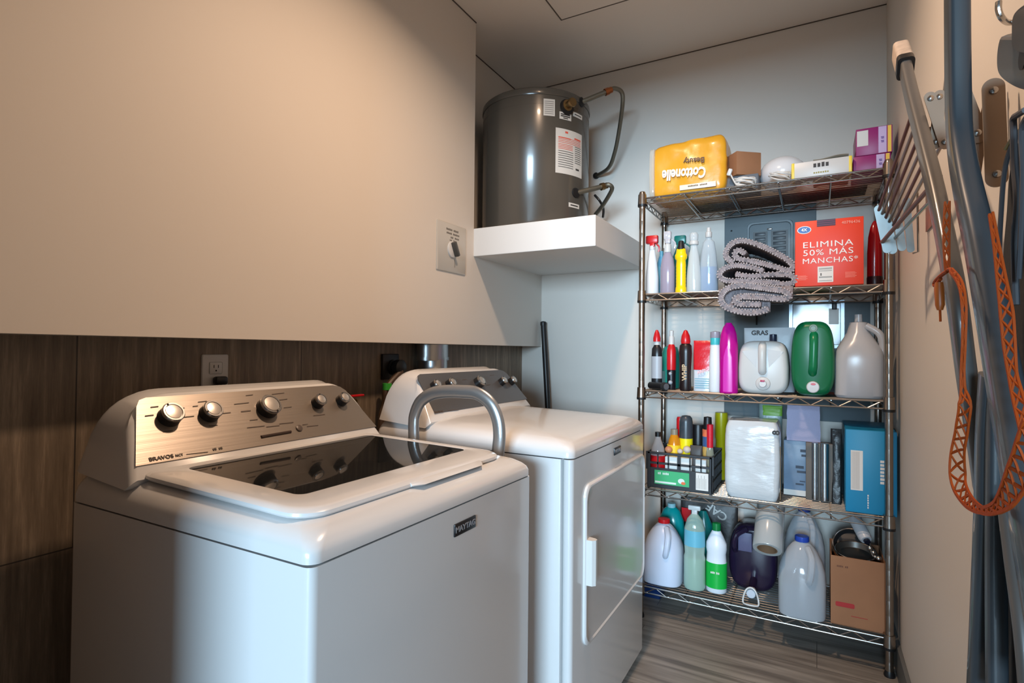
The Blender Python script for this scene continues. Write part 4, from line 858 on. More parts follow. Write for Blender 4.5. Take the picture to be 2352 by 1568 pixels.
bottle('glass_jar', 'glass jar with a red and white lid at the crate right end', 'jar', 1622, 1640, 973, 2.345, 3, [(.001, 0), (.95, 0), (1, .05), (1, .55), (.8, .64)], clear('jar_glass', (170, 176, 160), .5), [('cap', [(.84, .64), (.84, .99), (.001, 1)], pm((206, 30, 50)))], zb=zi)
bottle('yellow_tub', 'tall olive-yellow tub at the back right of the crate', 'bottle', 1642, 1672, 947, 2.565, 3, [(.001, 0), (.8, 0), (.85, .6), (.95, .62), (1, .95), (.95, 1), (.001, 1)], pm((176, 168, 12)), zb=zi)
mb = MB()
for (px, py, r_) in ((1536, 1032, .016), (1562, 1036, .012), (1578, 1032, .016)):
    q = at(px, py, y=2.33); single('garlic_bulb' if r_ == .012 else 'onion', sphere(MB(), (q.x, 2.33, q.z), r_, 1, 1, .9, 14), mat('onion_skin', (196, 130, 92), .5) if px == 1536 else mat('garlic_skin', (206, 190, 176), .6), {1536: 'small orange onion showing over the crate rim', 1562: 'tiny pale bulb over the crate rim', 1578: 'pale onion in the middle of the crate rim'}[px], 'vegetable')
q = at(1600, 1030, y=2.33); single('dark_pouch', pouch(q.x-.026, q.x+.022, 2.335, zi, q.z+.012, .05), pm((60, 56, 54), rough=.5), 'dark grey pouch inside the crate below the spice jar', 'pouch')
# paper towel pack
YT = 2.285
zb = ZS[3]+.001; xa = at(1664, 1060, y=YT).x; xb = at(1790, 1060, y=YT).x; zt3 = at(1725, 968, y=YT).z
t = thing('paper_towel_pack', 'white plastic-wrapped pack of paper towels standing on the fourth shelf', 'paper pack', ((xa+xb)/2, YT+.1, zb))
m_pw = mat('towel_wrap', (206, 210, 212), .22, bump=.5, bscale=26, stretch=(1, 1, 3), coat=.4)
wp = part('wrapper', pillow2(xa, xb, YT, YT+.17, zb, zt3, .0035, 14), m_pw, t, smooth=60)
part('kraft_edge', MB().box((xb+.001, YT+.02, zb+.006), (xb+.0035, YT+.03, zt3-.09), .001), mat('kraft', (150, 124, 96), .7), wp, label='brown kraft edge')
text('8', .034, (xb-.010, YT-.004, zt3-.035), Zu, -X, m_ink, wp, 'lettering', .0015, bold=.0012)
# items right of it
def boxat(name, label, cat, l, r, tp, Y, dep, m, zb0, rotz=0, bev=.002, k=None):
    a = at(l, tp, y=Y); b = at(r, tp, y=Y); t = thing(name, label, cat, ((a.x+b.x)/2, Y+dep/2, zb0), rotz)
    W2 = b.x-a.x; H2 = at((l+r)/2, tp, y=Y).z-zb0
    c_ = part('carton', MB().box((-W2/2, -dep/2, 0), (W2/2, dep/2, H2), bev), m, t, world=False); return t, c_, W2, H2, (a.x+b.x)/2
zb = ZS[3]+.001
t, c_, W2, H2, xc = boxat('food_bag_box', 'blue-grey printed box standing right of the paper towels', 'box', 1800, 1862, 1012, 2.44, .10, mat('blue_grey_card', (118, 142, 168), .4, vary=.2, vscale=14), zb)
part('white_base', MB().box((xc-W2/2, 2.4392, zb+.001), (xc+W2/2, 2.4402, zb+.022)), m_paper, c_)
pr_ = MB()
for (uu, vv, a1, b1) in ((.62, .80, .2, .05), (.66, .72, .25, .04), (.45, .5, .3, .05), (.5, .42, .34, .04), (.45, .2, .3, .03), (.6, .26, .2, .02)): pr_.box((xc-W2/2+W2*uu, 2.4388, zb+H2*vv), (xc-W2/2+W2*(uu+a1), 2.4396, zb+H2*(vv+b1)))
part('print', pr_, mat('dark_blue_ink', (48, 58, 76), .5), c_)
ztop = zb+H2
t, c_, W2, H2, xc = boxat('foil_roll_box', 'open brown box holding silver foil rolls upright', 'box', 1851, 1913, 1018, 2.40, .05, mat('grey_brown_card', (110, 102, 94), .6), zb)
for i, ff in enumerate((.34, .70)): 
    q = MB().lathe([(.0145 if i else .011, .006), (.0145 if i else .011, H2+.002), (.001, H2+.003)], (xc-W2/2+W2*ff, 2.392, zb), 18); single('foil_roll', q, mat('foil', (190, 192, 194), .25, metal=1, bump=.3, bscale=30), ('slim' if not i else 'wide')+' upright silver foil roll in the brown box', 'foil roll', 'silver foil rolls')
# cloth over the boxes
xa = at(1806, 970, y=2.43).x; xb = at(1885, 970, y=2.43).x; zq = at(1845, 932, y=2.43).z; pts = []; rings = []
for j in range(13):
    v_ = j/12; z = ztop+.002+(zq-ztop)*v_; rings.append([V(((xa+xb)/2+(xb-xa)/2*(1-.06*v_)*c1+.003*noise.noise(V((z*30, c1, 0))), 2.45+d1+.004*noise.noise(V((c1*3, z*25, 2))), z)) for c1, d1 in ((-1, -.02), (-.5, -.024), (0, -.021), (.5, -.024), (1, -.018), (1, .02), (.4, .022), (-.4, .02), (-1, .02))])
single('folded_cloth', MB().loft(rings), mat('lilac_cloth', (166, 168, 198), .9, bump=.3, bscale=150), 'folded lilac cloth standing on the printed box under the middle shelf', 'cloth', smooth=60)
xa = at(1742, 945, y=2.50).x; xb = at(1796, 945, y=2.50).x; zq = at(1775, 930, y=2.50).z
t = thing('sponge_pack', 'green and clear pack behind the top of the paper towels', 'pack', ((xa+xb)/2, 2.53, ZS[3]+.001))
part('pack', pouch(xa, xb, 2.53, ZS[3]+.001, zq, .07), mat('pack_grey', (130, 150, 150), .3, bump=.3), t)
part('green_print', pouch(xa+.012, xb+.0005, 2.529, zq-.045, zq-.004, .026), mat('pack_green', (122, 172, 70), .4), t, label='green printed strip')
# black bag
xa = at(1908, 1050, y=2.42).x; xb = at(1934, 1050, y=2.42).x; single('black_bag', pouch(xa, xb, 2.43, zb, at(1920, 985, y=2.42).z, .08), mat('crinkled_black', (40, 42, 44), .35, bump=.9, bscale=50), 'crumpled black bag squeezed between the foil box and the blue box', 'bag')
# blue box
YBx = 2.292
xa = at(1942, 1080, y=YBx).x; xb = .246; zt3 = at(1990, 988, y=YBx).z; zb = ZS[3]+.001
t = thing('blue_box', 'large bright blue carton at the right end of the fourth shelf', 'box', ((xa+xb)/2, YBx+.15, zb))
m_blue = mat('blue_carton', (26, 138, 184), .45)
c_ = part('carton', MB().box((xa, YBx, zb), (xb-.006, YBx+.30, zt3), .003), m_blue, t)
q0 = at(1954, 1033, y=YBx); q1 = at(1982, 1127, y=YBx)
sk = part('sticker', MB().box((q0.x, YBx-.0008, q1.z), (q1.x, YBx, q0.z)), m_paper, c_); pr_ = MB()
for j in range(7): pr_.box((q0.x+.003+j*.0035, YBx-.0011, q1.z+.004), (q0.x+.0042+j*.0035, YBx-.0007, q0.z-.004))
part('print', pr_, mat('pale_brown_ink', (176, 160, 150), .6), sk)
marks((at(2027, 1085, y=YBx).x, YBx-.0006, at(2027, 1085, y=YBx).z), -Zu, X, .085, .013, m_paper, c_, (7,), .0005)
marks((at(1994, 1148, y=YBx).x, YBx-.0006, at(1994, 1152, y=YBx).z), -Zu, X, .05, .004, m_paper, c_, (6,), .0005)
part('flap_edge', MB().box((xa-.0006, YBx+.06, zt3-.04), (xa, YBx+.2, zt3+.0)), mat('teal_dark', (20, 92, 110), .5), c_)

# ---- shelf 5
zb = ZS[4]+.001
def gallon(label, l, r, tp, Y, cap, m, liq=None, cat='jug', sy=1, hfac=.93):
    cx, w_, h_, _ = slot(l, r, tp, Y, 4); t = thing('milk_jug', label, cat, (cx, Y, zb)); h_ -= .001
    S_ = [(.88, .88, 0, .55), (.97, .97, .02, .55), (1, 1, .06, .6), (1, 1, .45, .62), (.96, .96, .58, .75), (.84, .84, .7, .9), (.62, .62, .82, 1), (.40, .40, .9, 1), (.26, .26, .93, 1), (.24, .24, .955, 1)]
    part('body', jugmesh(cx, Y, zb, h_, w_, w_*sy, S_), m, t)
    part('handle', MB().tube(sm([(cx+w_*.12, Y-w_*.22, zb+h_*.88), (cx+w_*.20, Y-w_*.44, zb+h_*.80), (cx+w_*.20, Y-w_*.53, zb+h_*.66), (cx+w_*.17, Y-w_*.52, zb+h_*.54), (cx+w_*.14, Y-w_*.44, zb+h_*.48)]), w_*.075, 10), m, t)
    part('cap', MB().lathe([(w_*.15, h_*.935), (w_*.155, h_*.945), (w_*.15, h_*.995), (w_*.14, h_), (.001, h_)], (cx, Y, zb), 20), cap, t)
    if liq: part('liquid', jugmesh(cx, Y, zb+.003, h_*liq[1], w_*.96, w_*sy*.96, [(.88, .88, 0, .55), (.97, .97, .05, .55), (1, 1, .2, .6), (1, 1, 1, .62)]), liq[0], t)
    return t
m_hd = clear('frosty_hdpe', (214, 222, 232), .78, .22)
gallon('milky white jug with a red cap at the left end of the bottom shelf', 1482, 1570, 1190, 2.36, m_red, mat('hdpe_white', (196, 206, 224), .3, sss=.2))
gallon('clear gallon jug with a blue cap at the front of the bottom shelf', 1788, 1898, 1230, 2.325, pm((34, 70, 170)), clear('clear_jug', (206, 214, 222), .5, .1), (clear('still_water', (168, 184, 196), .35, .1), .42))
gallon('clear round jug with a blue cap standing behind the front gallon jug', 1800, 1896, 1160, 2.50, pm((40, 60, 130)), clear('clear_jug', (206, 214, 222), .5, .1))
bottle('teal_bottle', 'teal bottle behind the white jug with the red cap', 'bottle', 1512, 1574, 1155, 2.50, 4, [(.001, 0), (.92, 0), (1, .04), (1, .55), (.9, .75), (.6, .9), (.3, .95), (.2, .95)], pm((10, 150, 150), rough=.2), [('cap', [(.3, .94), (.3, 1), (.001, 1)], pm((150, 200, 210)))], sy=.7)
bottle('teal_bottle', 'dark teal bottle behind the pale green bottle', 'bottle', 1590, 1640, 1172, 2.50, 4, [(.001, 0), (.92, 0), (1, .04), (1, .6), (.9, .78), (.5, .93), (.3, 1), (.001, 1)], pm((14, 124, 120), rough=.2), sy=.7)
bottle('spray_bottle', 'clear pale green spray bottle with a blue label on the bottom shelf', 'bottle', 1571, 1621, 1160, 2.345, 4, [(.001, 0), (.9, 0), (1, .03), (.98, .38), (.9, .42), (.94, .5), (.94, .72), (.7, .83), (.34, .89), (.3, .9)], clear('pale_green_clear', (186, 212, 200), .5), [('liquid', [(.001, .006), (.86, .006), (.94, .03), (.93, .38), (.001, .385)], pm((150, 190, 166), rough=.2)), ('label', [(.96, .52), (.96, .71)], pm((104, 178, 200))), ('trigger', lambda w_, h_: MB().box((-w_*.3, -.01, h_*.94), (w_*.28, .01, h_), .005).box((-w_*.13, -.009, h_*.88), (w_*.13, .009, h_*.95), .003), m_whitepl)], sy=.85)
t_, cx, w_, h_, zz = bottle('white_bottle', 'white bottle with a green cap and bright green label on the bottom shelf', 'bottle', 1620, 1672, 1198, 2.36, 4, [(.001, 0), (.84, 0), (.92, .02), (.92, .4), (.9, .42), (.84, .55), (.92, .62), (.9, .70), (.62, .8), (.36, .88), (.3, .88)], pm((226, 232, 240)), [('label', [(.945, .07), (.945, .43)], pm((20, 176, 66))), ('cap', [(.38, .88), (.38, .985), (.001, 1)], pm((10, 120, 60)))], sy=.85)
marks((cx, 2.36-w_*.405, zb+h_*.30), X, Zu, .034, .008, m_paper, t_, (4, 3), .0012)
# black coffee bag
xa = at(1562, 1190, y=2.56).x; xb = at(1694, 1190, y=2.56).x; zq = at(1625, 1150, y=2.56).z
t = thing('charcoal_bag', 'black bag with white letters leaning at the back of the bottom shelf', 'bag', ((xa+xb)/2, 2.56, zb))
bo = part('bag', pouch(xa, xb, 2.575, zb, zq, .08), mat('matte_black_bag', (44, 42, 42), .45, bump=.6, bscale=30), t)
text('CAF', .050, (at(1645, 1178, y=2.53).x, 2.555, at(1645, 1178, y=2.53).z), V((-1, 0, .6)), V((-.5, 0, -1)), mat('bag_letter', (190, 188, 184), .5), bo, 'lettering', .002, bold=.001)
part('red_panel', MB().box((xa+.01, 2.545, zq-.10), (xa+.05, 2.549, zq-.04)), m_red, bo, label='red panel')
# dark purple jug
cx, w_, h_, _ = slot(1674, 1786, 1206, 2.43, 4)
t = thing('detergent_jug', 'dark purple jug lying behind the film roll with its cap forward', 'jug', (cx, 2.47, zb)); m_dp = pm((34, 24, 48), rough=.15)
jb = shell(cx, 2.415, .13, w_, zb, zb+h_, .62, m_dp, t)
part('handle', MB().tube(sm([(cx-w_*.1, 2.405, zb+h_*.95), (cx-w_*.3, 2.393, zb+h_*.86), (cx-w_*.36, 2.390, zb+h_*.7), (cx-w_*.34, 2.405, zb+h_*.6)]), .010, 10), m_dp, jb)
part('label', MB().box((cx-w_*.28, 2.3975, zb+h_*.62), (cx-.0, 2.401, zb+h_*.9), .001), mat('violet_grey', (88, 88, 120), .5), jb)
p = at(1725, 1340, y=2.31)
part('neck', MB().tube([(p.x, 2.315, zb+.036), (p.x, 2.42, zb+.05)], .014, 16), m_dp, t)
part('cap', MB().lathe([(.0165, -.02), (.0165, .012), (.0145, .014), (.001, .0145)], (0, 0, 0), 24).xf(M.Translation((p.x, 2.318, zb+.036)) @ M.Rotation(R(90), 4, 'X')), pm((196, 204, 214)), t)
part('cap_loop', MB().tube(sm([(p.x-.026, 2.29, zb+.006), (p.x-.024, 2.297, zb+.03), (p.x-.015, 2.302, zb+.052), (p.x, 2.304, zb+.060), (p.x+.015, 2.302, zb+.052), (p.x+.025, 2.297, zb+.03), (p.x+.028, 2.288, zb+.006), (p.x+.012, 2.28, zb+.004), (p.x-.012, 2.28, zb+.004)], 5, True), .0032, 8, closed=True), m_whitepl, t)
# stretch film roll
c0 = at(1762, 1262, y=2.252); c1 = c0+V((.004, .125, .135))
d_ = (c1-c0); L_ = d_.length; rot = d_.to_track_quat('Z', 'Y').to_matrix().to_4x4(); mt = M.Translation(c0) @ rot
t = thing('film_roll', 'roll of clear stretch film with a brown core, tilted on the dark jug', 'film roll', c0)
cyl = lambda prof: MB().loft([[V((r_*cos(2*pi*i/36), r_*sin(2*pi*i/36), z_)) for i in range(36)] for r_, z_ in prof], False, False).xf(mt)
part('film', cyl(((.035, .0005), (.048, 0), (.050, .003), (.050, L_-.003), (.048, L_), (.035, L_), (.035, .0005))), mat('stretch_film', (170, 174, 174), .22, coat=.5), t)
part('core', cyl(((.035, .0015), (.035, L_-.001), (.0315, L_-.001), (.0315, .0015), (.035, .0015))), mat('core_card', (128, 96, 70), .8), t, label='brown cardboard core')
# cardboard box with pans
YK = 2.285
xa = at(1908, 1350, y=YK).x; xb = at(2034, 1350, y=YK).x; zt3 = at(1965, 1283, y=YK).z
t = thing('cardboard_box', 'open brown cardboard box filled with pans, right end of the bottom shelf', 'box', ((xa+xb)/2, YK+.1, zb))
mb = MB(); dd = .20
mb.box((xa, YK, zb), (xb, YK+.003, zt3)).box((xa, YK+dd, zb), (xb, YK+dd+.003, zt3)).box((xa, YK+.003, zb), (xa+.003, YK+dd, zt3)).box((xb-.003, YK+.003, zb), (xb, YK+dd, zt3)).box((xa, YK, zb), (xb, YK+dd, zb+.003))
c_ = part('carton', mb, m_card, t, smooth=0)
q0 = at(1919, 1378, y=YK); q1 = at(1963, 1396, y=YK); part('red_mark', MB().loft([[V((x, YK-h, z)) for x, z in rr(q0.x, q1.x, q1.z-.004, q0.z-.002, .005, 4)] for h in (-.0005, .0008)]), mat('mark_red', (164, 34, 32), .6), c_)
q0 = at(1955, 1415, y=YK); q1 = at(1990, 1421, y=YK); part('red_stripe', MB().box((q0.x, YK-.0008, q1.z), (q1.x+.004, YK, q0.z)), mat('mark_red', (164, 34, 32), .6), c_)
marks((at(1935, 1300, y=YK).x, YK-.0005, at(1932, 1300, y=YK).z), X, Zu, .035, .006, mat('dark_brown_ink', (104, 64, 44), .7), c_, (4, 2), .0004)
m_pan = mat('pan_steel', (120, 118, 114), .3, metal=.9)
def pan(name, label, c, r, tiltv, m):
    mt = M.Translation(c) @ V(tiltv).to_track_quat('Z', 'Y').to_matrix().to_4x4(); t = thing(name, label, 'pan', c)
    part('bowl', MB().loft([[V((r_*cos(2*pi*i/36), r_*sin(2*pi*i/36), z_)) for i in range(36)] for r_, z_ in ((r*.8, -.02), (r*.97, 0), (r, .001), (r*.96, .0012), (r*.8, -.015), (r*.3, -.014))]).xf(mt), m, t)
    part('rim', MB().tube([mt @ V((r*cos(2*pi*i/40), r*sin(2*pi*i/40), .001)) for i in range(40)], .0022, 6, closed=True), m_chrome, t)
xc = (xa+xb)/2
pan('frying_pan', 'black pan leaning upright at the back of the pan box', (xc-.012, YK+.125, zt3+.008), .060, (-.1, -.9, .5), mat('black_pan', (34, 34, 36), .35))
pan('pan_lid', 'steel pan lid lying on top of the brown box of pans', (xc-.002, YK+.07, zt3+.006), .064, (.0, -.22, 1), m_pan)
q = at(1990, 1240, y=2.33); q2 = q+V((-.03, .07, .05))
t = thing('white_bottle', 'white bottle with a dark round cap lying on the pans', 'bottle', q); part('body', MB().tube([q, q+(q2-q)*.15, q2], .0215, 18, scale=[.8, 1, 1]), pm((182, 186, 192)), t)
dn = (q2-q).normalized(); part('cap', MB().tube([q-dn*.010, q+dn*.004], .0105, 14), pm((24, 28, 44)), t)
t = thing('measuring_spoons', 'bunch of shiny steel balls and handle bits beside the white bottle on the pans', 'utensil', at(2000, 1265, y=2.30))
mb = MB(); 
for px, py, r_ in ((1998, 1258, .0085), (2006, 1268, .0075), (2018, 1282, .0095), (2010, 1278, .006)): sphere(mb, at(px, py, y=2.30), r_, seg=14)
mb.tube(sm([at(1998, 1258, y=2.30), at(2004, 1275, y=2.30), at(2018, 1284, y=2.30)]), .003, 6); part('balls', mb, m_chrome, t)
# blue bag on floor behind the dryer
p = at(1500, 1392, y=2.42); t = thing('blue_crate', 'dark blue bin on the floor under the left end of the rack', 'bin', (-.60, 2.50, 0))
xa2 = -.80; xb2 = at(1519, 1380, y=2.45).x
part('body', MB().loft([[V((x, y, z)) for x, y in rr(xa2-i, xb2+i, 2.45-i, 2.62+i, .01, 3)] for z, i in ((.0, -.008), (.075, 0), (.08, .003), (.085, .003))]), pm((14, 44, 92)), t)

# ------------------------------------------------------------------ electrical panels on the back wall
m_ep = mat('panel_grey', (104, 116, 122), .4)
yb0 = YB-.012
t = thing('breaker_panel', 'upper grey electrical breaker panel on the back wall behind the rack', 'electrical panel', (-.185, YB, 1.33))
pa = part('cover', MB().box((-.369, yb0, 1.335), (-.002, YB, 1.76), .003), m_ep, t)
def pl_(l, r, t_, b_): a = at(l, t_, y=yb0); b = at(r, b_, y=yb0); return a.x, b.x, b.z, a.z
x0, x1, z0, z1_ = pl_(1716, 1822, 513, 640)
part('door_rim', MB().loft([[V((x, yb0-h, z)) for x, z in rr(x0+i, x1-i, z0+i, z1_-i, .02, 5)] for h, i in ((0, 0), (.006, .002), (.006, .008), (.001, .010))], False, False), m_ep, pa)
x0, x1, z0, z1_ = pl_(1730, 1810, 534, 620)
br_ = part('breaker_bank', MB().box((x0, yb0-.003, z0), (x0+(x1-x0)*.42, yb0, z1_)).box((x0+(x1-x0)*.52, yb0-.003, z0), (x1, yb0, z1_)), mat('breaker_black', (30, 34, 38), .4), pa)
for j in range(8):
    for f0, f1 in ((.06, .36), (.58, .94)): part('breaker', MB().box((x0+(x1-x0)*f0, yb0-.006, z0+(z1_-z0)*(j+.2)/8), (x0+(x1-x0)*f1, yb0-.002, z0+(z1_-z0)*(j+.75)/8), .001), mat('breaker_grey', (58, 64, 70), .4), br_)
q = at(1768, 526, y=yb0); part('latch', MB().box((q.x-.010, yb0-.009, q.z-.004), (q.x+.010, yb0, q.z+.003), .002), m_chrome, pa)
for sp in ((1680, 530),): q = at(*sp, y=yb0); part('screw', MB().lathe([(.004, 0), (.003, .002)], (0, 0, 0), 10).xf(M.Translation((q.x, yb0, q.z)) @ M.Rotation(R(90), 4, 'X')), m_dark, pa)
t = thing('meter_cabinet', 'lower grey metal cabinet on the back wall behind the jugs', 'electrical panel', (-.09, YB, .80))
pa = part('cabinet_door', MB().box((-.369, yb0+.002, .80), (.19, YB, 1.30), .003), m_ep, t)
x0, x1, z0, z1_ = pl_(1812, 1940, 692, 800)
part('window_frame', MB().loft([[V((x, yb0-h, z)) for x, z in rr(x0+i, x1-i, z0+i, z1_-i, .003, 2)] for h, i in ((0, 0), (.008, .001), (.008, .014), (.0, .016))], False, False), mat('zinc', (166, 178, 188), .35, metal=.6), pa)
part('window_pane', MB().box((x0+.016, yb0-.002, z0+.016), (x1-.016, yb0+.001, z1_-.016)), mat('grey_pane', (140, 148, 154), .15), pa)
q = at(1915, 725, y=yb0); part('tag', MB().box((q.x-.018, yb0-.0095, q.z-.035), (q.x+.018, yb0-.008, q.z+.03), .001), m_paper, pa)
q = at(1917, 700, y=yb0); part('lock', MB().box((q.x-.010, yb0-.018, q.z-.02), (q.x+.008, yb0-.008, q.z+.01), .002), m_black, pa)
mb = MB(); q = at(1738, 720, y=yb0); mb.box((q.x-.003, yb0-.003, q.z-.05), (q.x+.003, yb0, q.z+.03)); q = at(1775, 705, y=yb0); mb.box((q.x-.03, yb0-.003, q.z-.04), (q.x-.028, yb0, q.z+.03)); part('hinge', mb, m_dark, pa)

# ------------------------------------------------------------------ right wall: drying rack
m_arm = mat('tan_steel', (150, 130, 112), .38, metal=.5); m_rod = mat('red_brown_rod', (112, 70, 62), .35, metal=.3); m_zn = mat('zinc_arm', (140, 150, 152), .4, metal=.8)
t = thing('drying_rack', 'wall-mounted folding drying rack with red-brown rods on the right wall', 'drying rack', (XR, 1.6, 1.40))
def strip(a, b, w_, th, xn=V((1, 0, 0))):
    d = (b-a).normalized(); s_ = d.cross(xn).normalized()*w_/2; pts = []
    n = 12; loop = []
    for c_, sg in ((b, 1), (a, -1)):
        for i in range(n+1):
            a_ = -pi/2+pi*i/n; loop.append(c_+d*sg*cos(a_)*w_/2+s_*sg*sin(a_))
    return MB().loft([loop, [p+xn*th for p in loop]])
far = [(2018, 484), (2026, 492), (2034, 500), (2043, 508), (2052, 516), (2060, 524)]
near = [(2092, 270), (2104, 284), (2116, 300), (2128, 316), (2140, 334), (2152, 352)]
YA, YN2 = 1.70, 1.30          # far and near ends of the rods
for i, (f_, n_) in enumerate(zip(far, near)):
    a = at(*f_, y=YA); b0 = at(*n_, y=YN2); b = a+(b0-a)*1.08
    part('rod', MB().rod(a, b, .0036, 10), m_rod if i % 2 == 0 else mat('steel_rod', (150, 136, 126), .3, metal=.8), t)
a = at(2026, 556, y=YA); b0 = at(2150, 414, y=YN2); part('rod', MB().rod(a, a+(b0-a)*1.05, .0048, 10), m_rod, t)
a = at(2056, 546, y=YA); b0 = at(2146, 452, y=YN2); part('rod', MB().rod(a, a+(b0-a)*1.0, .0036, 10), m_chrome, t)
Yn = V((0, 1, 0))
def plate(p_, q_, yy, ww, th=.003):
    a_, b_ = at(*p_, y=yy), at(*q_, y=yy); return a_, b_, strip(a_, b_, ww, th, Yn)
fe = MB()
for (p_, q_, ww, yy) in (((2018, 480), (2038, 572), .020, YA-.004), ((2036, 498), (2050, 574), .020, YA+.003), ((2062, 505), (2072, 568), .018, YA-.004), ((2082, 460), (2092, 572), .016, YA+.003)):
    m2 = plate(p_, q_, yy, ww)[2]; part('end_arm', m2, m_zn, t)
part('end_wire', MB().tube([at(2107, 442, y=YA), at(2109, 578, y=YA), at(2096, 582, y=YA)], .0024, 8), m_chrome, t)
part('wall_plate', MB().box((XR-.004, YA-.05, at(2090, 575, x=XR-.002).z), (XR, YA+.05, at(2090, 440, x=XR-.002).z), .001), m_arm, t)
rv2 = M.Rotation(R(90), 4, 'X')
for (p_, q_, yy, ww, m_) in (((2206, 205), (2246, 310), 1.06, .024, m_arm), ((2246, 306), (2232, 400), 1.064, .022, m_arm), ((2282, 200), (2290, 408), 1.02, .026, m_arm), ((2262, 300), (2284, 210), 1.068, .020, m_arm), ((2136, 222), (2172, 330), 1.24, .018, m_arm), ((2158, 218), (2150, 330), 1.25, .018, m_arm)):
    a_, b_, g2 = plate(p_, q_, yy, ww); ar = part('scissor_arm', g2, m_, t)
    for f in (.04, .96): c_ = a_+(b_-a_)*f; part('rivet', MB().lathe([(.0055, -.001), (.005, .003), (.002, .0045)], (0, 0, 0), 12).xf(M.Translation(c_) @ rv2), m_chrome, ar)

# ------------------------------------------------------------------ right wall: folding frame with grey tubes
m_fr = mat('blue_grey_paint', (56, 63, 69), .38, coat=.3); m_fr2 = mat('grey_paint_leg', (80, 78, 76), .38, coat=.2)
t = thing('folding_frame', 'tall folded frame with blue-grey tubular legs hanging on the right wall', 'folding frame', (.17, .9, .9))
def rsec(a, b, r=.006, n=3): return rr(-a/2, a/2, -b/2, b/2, r, n)
def leg(pxs, xs, w_, d, m, name='leg', n=5):
    P = sm([at(px, py, x=xx) for (px, py), xx in zip(pxs, xs)], n); return part(name, MB().sweep(P, rsec(w_, d), up=V((1, 0, 0)), ups=[V((1, 0, 0))]*len(P)), m, t)
leg([(2198, -80), (2199, 100), (2201, 240), (2206, 330), (2222, 430), (2246, 540), (2272, 680), (2300, 840), (2340, 1060), (2420, 1500)], [.15]*10, .037, .022, m_fr)
la = leg([(2078, 148), (2094, 220), (2122, 330), (2147, 430), (2168, 530), (2196, 680), (2220, 860), (2244, 1020), (2258, 1130)], [.165]*6+[.175, .19, .205], .036, .02, m_fr2)
a_ = at(2068, 118, x=.165); b_ = at(2078, 150, x=.165); cp = MB().sweep([a_, a_+(b_-a_)*.15, b_], rsec(.046, .030, .008), up=V((1, 0, 0)), ups=[V((1, 0, 0))]*3); part('foot_cap', cp, mat('beige_foot_cap', (176, 160, 146), .5, vary=.15, vscale=60), la, label='beige rubber foot cap')
part('foot_ring', MB().sweep([b_-(b_-a_)*.05, b_+(b_-a_)*.22], rsec(.047, .031, .008), up=V((1, 0, 0)), ups=[V((1, 0, 0))]*2), m_black, la)
leg([(2275, 860), (2266, 1000), (2262, 1180), (2255, 1360), (2244, 1600)], [.185]*5, .028, .02, m_fr, 'brace')
leg([(2290, 900), (2288, 1180), (2288, 1360), (2290, 1600)], [.190]*4, .022, .02, m_fr, 'brace')
leg([(2312, 1150), (2330, 1290), (2352, 1450), (2366, 1600)], [.19]*4, .014, .018, m_fr2, 'brace')
pn = [at(2300, 1160, x=.205), at(2440, 1000, x=.205), at(2500, 1620, x=.205), at(2296, 1640, x=.205)]
part('dark_panel', MB().loft([pn, [p+V((.02, 0, 0)) for p in pn]]), mat('charcoal_panel', (44, 48, 50), .55), t)
q = at(2347, 1145, x=.20); part('screw', MB().lathe([(.004, 0), (.0035, .003), (.001, .004)], (0, 0, 0), 12).xf(M.Translation(q) @ M.Rotation(R(-90), 4, 'Y')), m_chrome, t)

# leash
m_or = mat('orange_strap', (158, 66, 14), .7, spec=.2, bump=.2, bscale=200); m_or2 = mat('strap_inset', (150, 120, 112), .6)
t = thing('orange_leash', 'orange lattice-woven leash hanging in a long loop from the grey frame', 'leash', at(2255, 1172, x=.12))
def strap(pxs, ws, xx, n=8):
    P = sm([at(a, b, x=xx) for a, b in pxs], n); N = len(P); Wd = []
    for i in range(N):
        f = i/n; k = min(int(f), len(ws)-2); Wd.append(ws[k]+(ws[k+1]-ws[k])*min(1, f-k))
    # arc length resample
    acc = [0]
    for i in range(1, N): acc.append(acc[-1]+(P[i]-P[i-1]).length)
    tot = acc[-1]; st_ = .004; M_ = int(tot/st_); Q = []; WW = []
    j = 0
    for k in range(M_+1):
        s_ = tot*k/M_
        while j < N-2 and acc[j+1] < s_: j += 1
        f = (s_-acc[j])/max(1e-6, acc[j+1]-acc[j]); Q.append(P[j].lerp(P[j+1], f)); WW.append(Wd[j]+(Wd[j+1]-Wd[j])*f)
    side = []
    for k in range(len(Q)):
        tg = (Q[min(k+1, M_)]-Q[max(0, k-1)]).normalized(); side.append(tg.cross(V((-.75, -.62, .2)).normalized()).normalized())
    mb = MB(); ed = [(.0014, .0009), (-.0014, .0009), (-.0014, -.0009), (.0014, -.0009)]
    for s_ in (-1, 1): mb.sweep([Q[k]+side[k]*s_*WW[k]/2 for k in range(len(Q))], ed, up=V((1, 0, 0)))
    per = 4
    for ph in (0, 1):
        pts = []
        for k in range(0, len(Q)):
            tri = abs(((k/per+ph) % 2)-1)*2-1; pts.append(Q[k]+side[k]*tri*WW[k]/2)
        mb.sweep(pts, [(.0012, .0007), (-.0012, .0007), (-.0012, -.0007), (.0012, -.0007)], up=V((1, 0, 0)))
    return part('strap', mb, m_or, t)
strap([(2176, 462), (2174, 520), (2174, 570), (2176, 622)], [.006, .008, .007, .005], .135)
strap([(2184, 620), (2205, 650), (2214, 700), (2214, 780), (2211, 850), (2212, 895), (2216, 930), (2209, 985), (2200, 1040), (2199, 1085), (2206, 1120), (2226, 1152), (2255, 1171), (2285, 1166), (2312, 1138), (2335, 1095), (2356, 1045), (2375, 980)], [.003, .004, .004, .003, .003, .004, .012, .014, .015, .016, .015, .011, .005, .008, .016, .019, .019, .015], .125)
